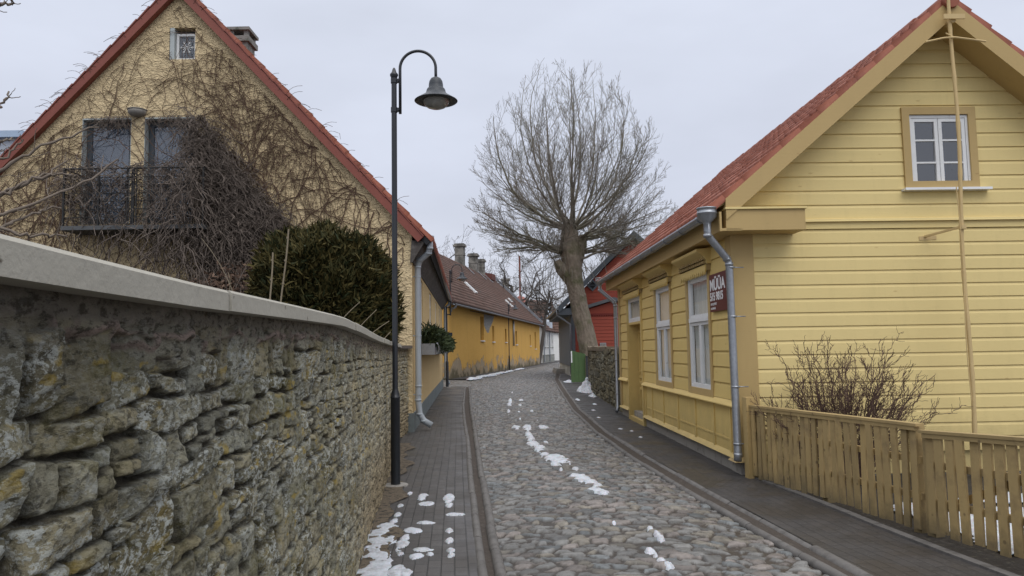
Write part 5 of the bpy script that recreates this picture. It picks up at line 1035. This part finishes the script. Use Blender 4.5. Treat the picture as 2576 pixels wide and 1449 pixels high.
# --- leaning pollard ash
TR_ = thing('pollard_tree', 'big leaning pollarded tree with a dense bare egg-shaped crown behind the dry-stone wall', 'tree', (3.95, 37, 0))
def trunk(name, pts, rad, m, parent, seed, amp=.09, n=22, k_=60, rid=0):
    P_ = np.array(pts, float); t = np.concatenate([[0], np.cumsum(np.linalg.norm(np.diff(P_, axis=0), axis=1))]); tt = np.linspace(0, t[-1], k_); 
    C = np.stack([np.interp(tt, t, P_[:, i]) for i in range(3)], 1); 
    for _ in range(4): C[1:-1] = .25*C[:-2]+.5*C[1:-1]+.25*C[2:]
    R_ = np.interp(tt, t, rad); v, f = tubes(C[None], R_[None], n)
    cc = np.repeat(C, n, 0); ang = np.tile(np.arange(n)*2*pi/n, k_); rr_ = np.repeat(R_, n); hgt = np.repeat(tt, n)
    s_ = amp*(fbm(np.cos(ang)*1.6+np.sin(ang)*1.1+9, hgt*.9+np.sin(ang)*1.6, seed, 4)-.45)*2.2; v = cc+(v-cc)*(1+s_[:, None])
    if rid:
        q = np.floor(ang/(2*pi)*n+.5); rg = np.abs(fbm(q*.55+3, hgt*3.2+7*vnoise(q*.3, hgt*.8, 4), seed+9, 3)-.47)*2.2; v = v+(v-cc)/np.maximum(rr_, .05)[:, None]*(rid*(rg-.25))[:, None]
    return link(name, fastmesh(name, v, f, 4), m, parent, smooth=not rid)
trunk('trunk', [(4.05, 37, -.3), (3.85, 37, 1.0), (3.6, 37, 2.4), (3.30, 37, 3.8), (3.08, 37, 5.0), (3.0, 37, 6.0), (2.96, 37, 7.0), (2.90, 37, 7.75)], [.60, .48, .43, .40, .42, .48, .43, .38], M_bark, TR_, 6, .09, 72, 240, .07)
trunk('knob', [(3.12, 37, 4.5), (2.82, 36.97, 5.15), (2.45, 36.93, 5.6), (2.25, 36.9, 5.95)], [.26, .33, .30, .16], M_bark, TR_, 8, .2, 30, 50, .04); trunk('knob', [(3.08, 37, 5.3), (3.3, 36.95, 6.1), (3.5, 36.9, 6.7), (3.58, 36.85, 7.2)], [.26, .3, .26, .18], M_bark, TR_, 9, .2, 30, 50, .04)
rng = np.random.default_rng(77); NL = 74
heads = np.array([(2.35, 36.9, 5.65), (2.5, 37, 6.4), (2.75, 37, 7.6), (2.95, 37.2, 7.75), (3.1, 36.9, 7.55), (3.5, 36.9, 7.0), (3.3, 37.2, 6.3), (3.3, 37, 5.9)])
ec = np.array([3.05, 37., 8.6])
def egg(p): return ((p[:, 0]-ec[0])/5.25)**2+((p[:, 1]-ec[1])/4.6)**2+np.where(p[:, 2] > ec[2], (p[:, 2]-ec[2])/7.6, (p[:, 2]-ec[2])/4.3)**2
az_ = .25*rng.normal(size=NL)+np.arange(NL)*2.39996; cz_ = np.clip(np.linspace(-.66, .992, NL)+.03*rng.normal(size=NL), -.7, .995); sz_ = np.sqrt(1-cz_**2)
tip = ec+np.stack([5.0*sz_*np.cos(az_), 4.4*sz_*np.sin(az_), np.where(cz_ > 0, 7.3, 4.1)*cz_], 1)*(.90+.1*rng.random((NL, 1)))
hd = np.argmin(np.linalg.norm((nrmz(tip-ec)*1.2+np.array([2.95, 37, 6.9]))[:, None]-heads[None], axis=2)+.5*rng.random((NL, 8)), axis=1); p0 = heads[hd]+.1*rng.normal(size=(NL, 3))
out_ = nrmz((tip-p0)*np.array([1, 1, .15])+1e-3); mid = p0+out_*np.linalg.norm(tip-p0, axis=1, keepdims=True)*(.36+.16*rng.random((NL, 1)))+(tip-p0)*np.array([.1, .1, .14])
mid[cz_ < .1, 2] += .3
L0 = bez(p0, mid, tip, 14); L0[:, 1:] += .03*np.cumsum(rng.normal(size=(NL, 13, 3)), 1); R0 = (.028+.055*rng.random((NL, 1)))*np.linspace(1, .12, 14)**.9
ev = lambda q: egg(q) < .98+.14*np.random.default_rng(3).random(len(q))
L1, R1 = sprout(rng, L0, R0, 12, .2, .62, .40, 8, .42, .45, .010, .022, ev); L2_, R2_ = sprout(rng, L1, R1, 7, .12, .70, .42, 6, .42, .5, .0075, .03, ev); L3, R3 = sprout(rng, L2_, R2_, 4, .15, .75, .55, 4, .40, .7, .0065, .04, ev)
build_tree(TR_, 'crown', [(L0, R0), (L1, R1), (L2_, R2_), (L3, R3)], M_twig)
# hanging water sprouts round the knobs
n = 70; p0 = heads[rng.integers(0, 8, n)]+.25*rng.normal(size=(n, 3)); d = rng.normal(size=(n, 3)); d[:, 2] = -.2+.4*d[:, 2]; C = bez(p0, p0+d*.6, p0+d*.7+np.array([0, 0, -.2])-np.array([0, 0, 1.])*rng.random((n, 1))*1.2, 8); build_tree(TR_, 'water_sprouts', [(C, np.full((n, 8), .011))], M_twig)
def bare_tree(label, base, h, spread, tr, seed, nl=16, m=M_twig2, fork=.35, lean=(0, 0), n1=6, n2=5, n3=3, rmin=.014, group='bare trees behind the houses'):
    rng = np.random.default_rng(seed); R = thing('bare_tree', label, 'tree', (*base, 0), 0, group); b = np.array([*base, 0.]); fk = b+np.array([lean[0], lean[1], h*fork])
    trunk('trunk', [b-(0, 0, .2), b*.5+fk*.5+(.08, 0, 0), fk, fk+np.array([lean[0]*.5, 0, h*.18])], [tr*1.2, tr, tr*.8, tr*.45], m, R, seed, .06, 10, 24)
    az_ = np.arange(nl)*2.4+rng.random(nl); cz_ = np.linspace(.05, .95, nl); sz_ = np.sqrt(1-cz_**2); tip = fk+np.stack([spread*sz_*np.cos(az_), spread*sz_*np.sin(az_), (h*(1-fork))*cz_], 1)*(.75+.3*rng.random((nl, 1)))
    p0 = fk+np.stack([0*cz_, 0*cz_, (rng.random(nl)-.25)*h*.16], 1)+np.array([lean[0]*.2, 0, 0]); L = np.linalg.norm(tip-p0, axis=1, keepdims=True); mid = p0+nrmz((tip-p0)*np.array([1, 1, .4]))*L*.5+np.array([0, 0, .1])*L
    C0 = bez(p0, mid, tip, 10); C0[:, 1:] += .035*L[:, None]*rng.normal(size=(nl, 9, 3)); R0 = tr*(.26+.24*rng.random((nl, 1)))*np.linspace(1, .10, 10)
    C1, R1 = sprout(rng, C0, R0, n1, .2, .75, .42, 7, .2, .55, rmin*1.3, .1); C2, R2_ = sprout(rng, C1, R1, n2, .15, .8, .45, 5, .15, .6, rmin, .12); C3, R3 = sprout(rng, C2, R2_, n3, .2, .8, .5, 4, .1, .7, rmin*.85, .12)
    build_tree(R, 'crown', [(C0, R0), (C1, R1), (C2, R2_), (C3, R3)], m); return R
bare_tree('dark crooked bare tree rising behind the end of the orange roof', (.3, 80.5), 13.5, 6.5, .40, 11, 15, fork=.36, rmin=.012)
bare_tree('slender bare tree standing close to the front wall of the white house', (2.7, 80.2), 13, 4.6, .2, 12, 13, fork=.42, lean=(.9, 0), rmin=.012)
bare_tree('wide pale bare tree above the ridge of the orange building', (-8.8, 100), 18, 8.5, .5, 13, 18, fork=.3, rmin=.017)
bare_tree('fine twiggy bare tree between the pollard tree and the red gable', (9.5, 82), 14.5, 5.5, .4, 14, 16, fork=.3, rmin=.012)
bare_tree('small bare tree behind the red house chimney', (16, 96), 14.5, 5, .4, 15, 14, fork=.3, rmin=.016)
# ================================================================== climbing vine on the cream gable
VI = thing('climbing_vine', 'bare brown climbing vine spread over the cream gable with a dense grey hanging tangle', 'vine', (-5.5, 14.8, .95))
rng = np.random.default_rng(101)
def inside(x, z, m=.12): return (z < az-.25-sl_*np.abs(x-ax)-m)
def in_open(x, z):
    o = np.zeros(x.shape, bool)
    for a, b, c, d in H: o |= (x > a+.05) & (x < b-.05) & (z > c) & (z < d-.04)
    return o
def dens(x, z):
    """how thick the vine grows here: most right of the doors and along the left verge"""
    d = .25+.9*np.exp(-((x+5.2)/.9)**2-((z-6.2)/1.3)**2)+.9*np.exp(-((x+3.9)/.8)**2-((z-5.6)/.6)**2)+.8*np.exp(-((x+8.9)/.7)**2-((z-5.3)/1.1)**2)+.5*np.exp(-((x+6.7)/1.2)**2-((z-7.6)/.5)**2)+.6*np.exp(-((x+10.2)/1.)**2-((z-4.3)/.8)**2)
    return d*(.4+1.2*vnoise(x*1.1, z*1.1, 5))
def walk(n, k_, step, x0, z0, a0, turn, gravity, yoff, r0_, r1_, keep=True):
    x = x0.copy(); z = z0.copy(); a = a0.copy(); P_ = []; bad = np.zeros(n, bool)
    for i in range(k_):
        P_.append(np.stack([x, GY-yoff-.01*rng.random(n), z], 1)); a = a+turn*rng.normal(size=n); a = a+gravity*np.sin(-pi/2-a)
        nx = x+step*np.cos(a); nz_ = z+step*np.sin(a); ok = inside(nx, nz_) & (nz_ > 1.2) & (nx > -11.3) & (nx < -2.1)
        a = np.where(ok, a, a+1.9*rng.normal(size=n)); x = np.where(ok, nx, x+.002); z = np.where(ok, nz_, z-.012)
    C = np.stack(P_, 1); return C, np.linspace(r0_, r1_, k_)[None]*np.ones((n, 1))
lev = []
# woody stems climbing from the ground
n = 46; x0 = np.concatenate([-4.2-1.6*rng.random(22), -8.2-2.2*rng.random(14), -2.4-2.4*rng.random(10)]); C, R_ = walk(n, 46, .13, x0, 1.6+1.6*rng.random(n), pi/2+.3*rng.normal(size=n), .26, -.05, .018, .011, .005); lev.append((C, R_))
def scatter(n):
    xs = []; zs_ = []
    while len(xs) < n:
        x = -11+8.6*rng.random(4*n); z = 2.2+6.9*rng.random(4*n); m = inside(x, z) & (rng.random(4*n)*1.5 < dens(x, z)) & ~in_open(x, z); xs += list(x[m]); zs_ += list(z[m])
    return np.array(xs[:n]), np.array(zs_[:n])
x0, z0 = scatter(400); C, R_ = walk(400, 18, .095, x0, z0, rng.random(400)*2*pi, .20, .07, .02, .0058, .0035); lev.append((C, R_))
x0, z0 = scatter(640); C, R_ = walk(640, 10, .055, x0, z0, rng.random(640)*2*pi, .26, .06, .03, .0042, .003); lev.append((C, R_))
# shoots hanging right of the doors and beyond the verge
n = 150; x0 = -6.1+2.9*rng.random(n); z0 = 5.2+1.9*rng.random(n)-(x0+6.1)*.35; C, R_ = walk(n, 12, .085, x0, z0, -pi/2+.35*rng.normal(size=n), .22, .2, .05, .005, .003); lev.append((C, R_))
t = rng.random(120); sg = rng.random(120) < .62; xx = np.where(sg, ax-4.4*t, ax+4.5*t); zz_ = az+.05-sl_*np.abs(xx-ax); p0 = np.stack([xx, GY-.1-.06*rng.random(120), zz_-.1], 1)
dr = np.where(sg, -1, 1); L = .12+.38*rng.random(120); p2 = p0+np.stack([dr*L*.75, -.05*rng.random(120), L*(.5-.5*rng.random(120))], 1); p1 = p0+np.stack([dr*L*.2, 0*L-.04, L*.5], 1); C = bez(p0, p1, p2, 6); lev.append((C, np.full((120, 6), .0045)))
build_tree(VI, 'wall_stems', lev, M_vine, (4, 3, 3, 3, 3))
# old dense tangle draped over the balcony and down to the right
edge_top = ([-9.1, -8.8, -8.0, -7.2, -6.56, -6.42, -6.3, -6.0, -5.6, -5.1, -4.75, -4.5], [5.0, 5.40, 5.40, 5.42, 5.46, 6.42, 6.5, 6.1, 5.5, 4.85, 4.45, 4.0])
edge_bot = ([-9.1, -8.5, -7.8, -7.0, -6.2, -5.6, -5.0, -4.5], [4.5, 4.25, 3.7, 3.2, 2.9, 2.8, 3.0, 3.3])
n = 3000; x0 = np.concatenate([-6.48+2.0*rng.random(2350)**.85, -8.8+2.2*rng.random(650)]); zt = np.interp(x0, *edge_top); zb = np.interp(x0, *edge_bot); z0 = zt-(zt-zb)*rng.random(n)**1.25*.85
bulge = .10+.42*np.clip((zt-z0)/1.6, 0, 1)*np.exp(-((x0+5.8)/1.5)**2)+np.where((z0 < 5.42) & (x0 < -6.0), .5, 0)*.95
left_thin = (x0 < -6.95) & (rng.random(n) < .62)
yy = GY-bulge*(.25+.85*rng.random(n)); Lh = .35+.75*rng.random(n); drift = .28*rng.normal(size=n); k_ = 9; tt = np.linspace(0, 1, k_)[None]
wx = np.cumsum(.05*rng.normal(size=(n, k_)), 1); wy = np.cumsum(.028*rng.normal(size=(n, k_)), 1)
hx = x0[:, None]+drift[:, None]*tt+wx; hz = z0[:, None]+.10*np.sin(tt*2.2)-Lh[:, None]*tt**1.25; hy = np.minimum(yy[:, None]+wy-.05*tt, GY-.012)
C = np.stack([hx, hy, np.maximum(hz, 1.5)], -1)[~left_thin]; R_ = np.full((len(C), k_), .0078)*(.55+.7*rng.random((len(C), 1))); lev = [(C, R_)]
n = 800; x0 = -6.45+1.95*rng.random(n); zt = np.interp(x0, *edge_top); z0 = zt-.1-1.2*rng.random(n); a = rng.random(n)*2*pi; wx = np.cumsum(.06*np.cos(a[:, None]+np.cumsum(.5*rng.normal(size=(n, 9)), 1)), 1); wz_ = np.cumsum(.06*np.sin(a[:, None]+np.cumsum(.5*rng.normal(size=(n, 9)), 1)), 1)
C = np.stack([x0[:, None]+wx, np.minimum(GY-.05-.5*rng.random((n, 1))+np.cumsum(.02*rng.normal(size=(n, 9)), 1), GY-.015), np.minimum(z0[:, None]+wz_, zt[:, None]+.1)], -1); lev.append((C, np.full((n, 9), .0058)))
# twiggy fringe along the balcony rail
n = 430; x0 = -8.75+2.8*rng.random(n); a = rng.random(n)*2*pi; wx = np.cumsum(.05*np.cos(a[:, None]+np.cumsum(.6*rng.normal(size=(n, 7)), 1)), 1); wz_ = np.cumsum(.035*np.sin(a[:, None]+np.cumsum(.6*rng.normal(size=(n, 7)), 1)), 1)
C = np.stack([x0[:, None]+wx, GY-.56+.06*rng.normal(size=(n, 1))+0*wx, 5.2+.10*rng.normal(size=(n, 1))-.75*(rng.random((n, 1))**3)+wz_], -1); lev.append((C, np.full((n, 7), .0065)))
# fringe hanging over the heads of the doors
n = 130; x0 = np.where(rng.random(n) < .5, -8.5+.8*rng.random(n), -7.3+.9*rng.random(n)); C = bez(np.stack([x0, 0*x0+GY-.05, 6.45+0*x0], 1), np.stack([x0+.1*rng.normal(size=n), 0*x0+GY-.09, 6.42-.1*rng.random(n)], 1), np.stack([x0+.22*rng.normal(size=n), 0*x0+GY-.07, 6.3-.22*rng.random(n)], 1), 6); lev.append((C, np.full((n, 6), .0042)))
build_tree(VI, 'dense_tangle', lev, M_vine2, (3, 3, 3, 3))
# ================================================================== shrubs in the raised garden
k = NM('thuja_foliage'); k.base(k.attr()); k.b.inputs['Roughness'].default_value = .75; k.b.inputs['Specular IOR Level'].default_value = .15; M_thu = k.m
TH = thing('thuja_shrub', 'big round dark green thuja shrub with rusty tips behind the rubble wall', 'shrub', (-2.9, 11.4, .95))
rng = np.random.default_rng(55); N = 11500
u = nrmz(rng.normal(size=(N, 3))); rad = (.50+.50*rng.random(N)**.35); lump = .82+.27*vnoise(u[:, 0]*3+5, u[:, 2]*3+u[:, 1]*2, 3)+.13*(vnoise(u[:, 0]*8+5, u[:, 2]*8+u[:, 1]*6, 8)-.5)
pts = np.array([-2.88, 11.45, 2.25])+u*np.array([1.13, 1.05, 1.30])*(rad*lump)[:, None]; pts = pts[pts[:, 2] > .95]; nr = nrmz((pts-np.array([-2.88, 11.45, 1.7]))*np.array([1, 1, .8])+np.array([0, 0, .35]))
tipf = rng.random(len(pts)) < .3
leaves('foliage', pts, nr, .115, .24, M_thu, TH, 5, np.array([.020, .027, .010]), np.array([.105, .085, .030]), .62, 6)
mb = MB(); rr = random.Random(4)
mb.tube([(-2.9, 11.45, .8), (-2.88, 11.4, 1.6), (-2.9, 11.45, 2.6)], [.09, .07, .03], 8)
for i in range(30): a_ = rr.random()*6.28; z_ = 1.1+1.3*rr.random(); mb.tube([(-2.9, 11.45, z_), (-2.9+.5*cos(a_), 11.45+.5*sin(a_), z_+.35), (-2.9+.85*cos(a_), 11.45+.8*sin(a_), z_+.7)], [.03, .02, .008], 5)
mb.build('branches', M_bark, TH)
M_stake = pm('cane', (.23, .19, .13), .7, .25, 6)
for i, (a, b, lb) in enumerate((((-3.28, 9.9, .9), (-3.22, 10.0, 2.95), 'left and more upright of two thin canes in front of the thuja shrub'), ((-3.2, 9.95, .9), (-2.98, 9.9, 3.25), 'right and leaning one of two thin canes in front of the thuja shrub'))):
    c_ = thing('cane', lb, 'cane', a, 0, 'canes by the thuja'); mb = MB(); a_ = Vector(a); b_ = Vector(b); pp = [a_.lerp(b_, t)+Vector((.01*sin(t*9), 0, 0)) for t in np.linspace(0, 1, 12)]; mb.tube(pp, .011, 6); 
    mb.build('stem', M_stake, c_); mb = MB()
    for t in np.linspace(.3, .95, 6): q_ = a_.lerp(b_, t); mb.tube([q_-Vector((0, 0, .012)), q_+Vector((0, 0, .012))], .016, 6)
    mb.build('nodes', M_stake, c_)
DL = thing('dry_leaf_shrub', 'low shrub of curled dry brown leaves between the vine tangle and the thuja shrub', 'shrub', (-5.0, 13.6, .95))
N = 5200; u = nrmz(rng.normal(size=(N, 3))); pts = np.array([-5.3, 13.9, 1.7])+u*np.array([1.75, .75, 1.45])*(.6+.42*rng.random((N, 1)))*(.85+.3*vnoise(u[:, 0]*3, u[:, 2]*3, 2))[:, None]; pts = pts[(pts[:, 2] > .95) & (pts[:, 1] < 14.85)]
leaves('dry_leaves', pts, nrmz(u[:len(pts)]+.8*rng.normal(size=(len(pts), 3))), .085, .42, M_fol, DL, 7, np.array([.055, .035, .026]), np.array([.15, .095, .065]), .9, 2)
n = 160; p0 = np.stack([-5.3+1.2*rng.normal(size=n)*.5, 13.9+.25*rng.normal(size=n), 0*np.arange(n)+.95], 1); p2 = p0+np.stack([.6*rng.normal(size=n), .2*rng.normal(size=n)-.1, 1.2+1.1*rng.random(n)], 1); p2[:, 1] = np.minimum(p2[:, 1], 14.8); C = bez(p0, (p0+p2)/2+np.array([0, 0, .3]), p2, 8); build_tree(DL, 'twigs', [(C, np.full((n, 8), .007))], M_vine2)
# loose arching stems in front of the shrub
n = 10; P0 = np.array([(-4.35, 12.2, .9), (-4.9, 11.0, .9), (-2.75, 9.6, .9), (-2.65, 9.7, .9), (-2.55, 9.8, .9), (-2.45, 9.5, .9), (-3.9, 11.6, .9), (-2.5, 9.4, .9), (-5.3, 10, .9), (-5.0, 9.5, .9)]); P1 = P0+np.array([(.1, 0, 1.6), (.9, 0, 1.6), (.25, 0, .9), (.3, 0, .7), (.35, 0, .75), (.4, .1, .45), (.25, 0, 1.4), (.3, .1, .5), (-.2, 0, 1.2), (-.5, 0, 1.)]); P2 = P0+np.array([(-.75, 0, 2.6), (.7, 0, 1.9), (.75, .2, 1.35), (.85, .2, 1.25), (.9, .2, 1.1), (.85, .3, .95), (.1, 0, 2.0), (.7, .3, .8), (-.4, 0, 1.6), (-1.2, 0, 1.5)])
AS = thing('arching_stems', 'thin pale arching garden stems sticking up between the wall coping and the thuja shrub', 'plant', (-3.5, 10.5, .95)); C = bez(P0, P1, P2, 12); [build_tree(AS, 'stem', [(C[i:i+1], np.full((1, 12), .009)*np.linspace(1, .5, 12))], M_stake, (5,)) for i in range(n)]
# bare shrub at the left edge: long arching branches reaching over the wall
BS = thing('bare_shrub', 'bare shrub at the left edge, long knobbly branches reaching in front of the cream gable', 'shrub', (-4.2, 4.6, .95))
g = lambda X, Y_, Z: (X, Y_, Z)
def vp(x, y, Y_):       # garden branch tips taken from sight lines, at their own distance
    d = fw+rt*((x-1288)/F_PX)-up*((y-724.5)/F_PX); t = Y_/d.y; return np.array((t*d.x, Y_, 1.6+t*d.z))
br = [((-60, 470, 5.0), (60, 370, 5.1), (250, 322, 5.3)), ((-80, 560, 4.6), (130, 520, 4.8), (295, 402, 5.1)), ((-60, 500, 4.8), (60, 480, 5), (165, 405, 5.2)), ((-40, 440, 5.4), (10, 400, 5.4), (60, 352, 5.5)), ((-60, 560, 4.6), (60, 600, 4.6), (170, 595, 4.9)), ((-50, 520, 5), (150, 400, 5), (190, 455, 5.2)), ((-30, 20, 4.4), (5, 10, 4.4), (38, -2, 4.5)), ((-40, 330, 4.6), (0, 262, 4.6), (24, 232, 4.7)), ((-40, 400, 4.6), (-5, 362, 4.6), (22, 345, 4.7)), ((-50, 610, 4.6), (40, 540, 4.7), (150, 520, 5.0))]
P0 = np.array([vp(*b[0]) for b in br]); P1 = np.array([vp(*b[1]) for b in br]); P2 = np.array([vp(*b[2]) for b in br]); C = bez(P0, P1, P2, 16); rng = np.random.default_rng(6); C[:, 1:] += .010*rng.normal(size=(len(br), 15, 3)); R_ = np.linspace(.013, .0055, 16)[None]*np.ones((len(br), 1)); R_ = R_*(1+.25*(rng.random((len(br), 16)) < .25))
root_ = np.array([-4.3, 4.6, .9]); Cb = bez(np.repeat(root_[None], len(br), 0)+.12*rng.normal(size=(len(br), 3))*np.array([1, 1, 0]), (P0+root_)/2+np.array([-.35, 0, .35]), P0, 14)
S1, SR = sprout(rng, C, R_, 6, .1, .7, .22, 6, .5, .3, .0035, .05)
build_tree(BS, 'branches', [(C, R_), (Cb, np.linspace(.028, .013, 14)[None]*np.ones((len(br), 1))), (S1, SR)], pm('shrub_bark', (.16, .13, .105), .85, .3, 8), (6, 7, 4))
# ================================================================== bush in the yard
BU = thing('bare_bush', 'reddish brown bare bush behind the picket fence against the yellow gable', 'bush', (3.72, 8.55, 0))
rng = np.random.default_rng(12); n = 80; a = np.arange(n)*2.4; ph = .06+.98*rng.random(n)**.9; L = (.94+.78*rng.random(n))
d = np.stack([np.sin(ph)*np.cos(a), .42*np.sin(ph)*np.sin(a), np.cos(ph)], 1); p0 = np.array([3.72, 8.6, -.02])+np.stack([.14*np.cos(a), .07*np.sin(a), 0*a], 1); p2 = p0+d*L[:, None]*np.array([.86, 1, 1.0]); p2[:, 1] = np.minimum(p2[:, 1], 9.1); p2[:, 0] = np.clip(p2[:, 0], 2.95, 4.6); C0 = bez(p0, p0+(p2-p0)*.5+np.array([0, 0, .14]), p2, 12); C0[:, 1:] += .014*rng.normal(size=(n, 11, 3)); R0 = .0085*np.linspace(1, .35, 12)[None]*(.7+.6*rng.random((n, 1)))
clampy = lambda C: np.where(np.arange(3) == 1, np.minimum(C, 9.22), C)
C1, R1 = sprout(rng, C0, R0, 7, .22, .62, .34, 8, .3, .55, .004, .07); C1 = clampy(C1); C2, R2_ = sprout(rng, C1, R1, 5, .2, .65, .45, 5, .3, .65, .0034, .09); C2 = clampy(C2)
build_tree(BU, 'branches', [(C0, R0), (C1, R1), (C2, R2_)], M_bush, (5, 3, 3))
# ================================================================== snow
snow('pavement_snow', [(-1.20, 6.8, .11, .36), (-1.16, 6.43, .125, .36), (-1.11, 6.08, .125, .36), (-1.06, 5.73, .125, .38), (-1.05, 5.40, .13, .35), (-1.0, 4.9, .13, .5), (-1.19, 8.54, .03, .13), (-1.02, 8.36, .045, .22), (-.94, 7.98, .075, .12), (-.72, 8.22, .055, .29), (-.69, 7.89, .035, .12), (-1.19, 7.88, .03, .08), (-1.16, 7.47, .035, .11), (-1.15, 7.17, .045, .13), (-1.19, 7.03, .045, .11), (-.93, 6.82, .10, .12), (-.95, 6.6, .04, .14), (-.95, 6.32, .045, .2), (-.91, 6.04, .03, .06), (-.83, 7.1, .095, .045), (-.59, 6.82, .032, .11), (-.56, 6.43, .032, .085), (-.53, 6.14, .04, .11), (-.51, 5.98, .03, .08), (-.75, 6.17, .09, .06), (-.79, 5.98, .072, .076), (-.87, 5.59, .065, .17), (-.8, 5.52, .04, .1), (-.6, 7.44, .085, .06), (-.68, 6.03, .03, .045)], -1.3, -.25, 4.2, 9, .010, flat(.004), .011, 3, 1.6, 1.5, 1.1)
crown = lambda X, Y: .05*np.sin(pi*np.clip((X-interp(T_rl, Y))/(interp(T_rr, Y)-interp(T_rl, Y)), 0, 1))-.034
snow('street_snow', [(-.06, 27.3, .04, .5), (-.11, 22.97, .07, 1.4), (-.14, 21.55, .08, .8), (-.14, 19.17, .05, .55), (.22, 23.2, .07, .34), (.18, 21.3, .065, .4), (.12, 18.9, .04, .18), (.45, 19.18, .055, .33), (.13, 17, .035, .18), (.51, 16.66, .03, .17), (.02, 15.27, .09, .44), (.25, 15.1, .09, .72), (.26, 14.12, .07, .63), (.28, 13.25, .085, .46), (.32, 12.58, .11, .4), (.4, 11.88, .10, .45), (.44, 11.34, .095, .33), (.57, 10.96, .12, .45), (.66, 10.75, .16, .36), (.57, 10.31, .09, .2), (.58, 15.18, .12, .29), (.52, 12.74, .05, .1), (.6, 9.89, .035, .09), (.79, 9.89, .05, .07), (.76, 9.36, .12, .11), (.81, 9.15, .10, .16), (.89, 8.91, .085, .15), (.93, 8.73, .08, .095), (.87, 8.44, .095, .08), (.93, 8.32, .08, .13), (.88, 6.88, .035, .06), (1.16, 6.61, .035, .085), (1.19, 6.46, .035, .13), (1.19, 6.3, .035, .1), (1.02, 5.91, .062, .11), (1.05, 5.79, .035, .085), (1.07, 5.66, .06, .1), (1.09, 5.52, .05, .08)], -.4, 1.7, 5.3, 28, .014, crown, .034, 5, 1.7, 1.3, .7)
snow('kerb_snow', [(-2.25, 40.2, .28, .9), (-1.95, 41.6, .22, 1.1), (-1.6, 43.6, .2, 2.0, -.3), (-1.25, 46, .15, 1.8, -.2), (-.8, 49, .14, 2.2, -.2), (-.3, 52, .1, 2, -.2), (.4, 57, .1, 2.5, -.2)], -2.9, 1., 38.9, 60, .06, flat(.03), .10, 7, .9, .5, .3)
def heap(cx, cy, rx, ry, h, z0, s, name):
    snow(name, [(cx, cy, rx, ry)], cx-rx*1.3, cx+rx*1.3, cy-ry*1.3, cy+ry*1.3, .03, flat(z0), h, s, .55, cone=True)
heap(2.66, 27.3, .36, 1.4, .50, .03, 9, 'snow_heap'); heap(2.55, 24.4, .12, .5, .12, .03, 10, 'snow_heap'); heap(2.6, 35.2, .3, .9, .1, .03, 11, 'snow_heap')
yz = lambda X, Y: np.full_like(X, .035)
snow('yard_snow', [(4.0, 6.6, .35, .5), (4.3, 5.9, .5, .4), (4.6, 6.9, .5, .35), (3.75, 7.1, .2, .35), (4.8, 5.4, .5, .6), (3.72, 6.5, .12, .3), (5.3, 6.2, .6, .5), (3.75, 5.9, .15, .3), (5.0, 7.6, .6, .2)], 3.1, 6.2, 4.5, 8.2, .025, yz, .04, 13, .8)
snow('far_side_flecks', [(1.9, 17.0, .05, .15), (2.05, 14.6, .04, .12), (2.2, 14.2, .03, .08), (2.2, 13.2, .04, .07), (2.0, 19, .05, .2), (2.25, 21, .06, .3), (1.95, 23, .06, .5)], 1.8, 2.5, 12.8, 24, .02, flat(.033), .012, 15, .6)
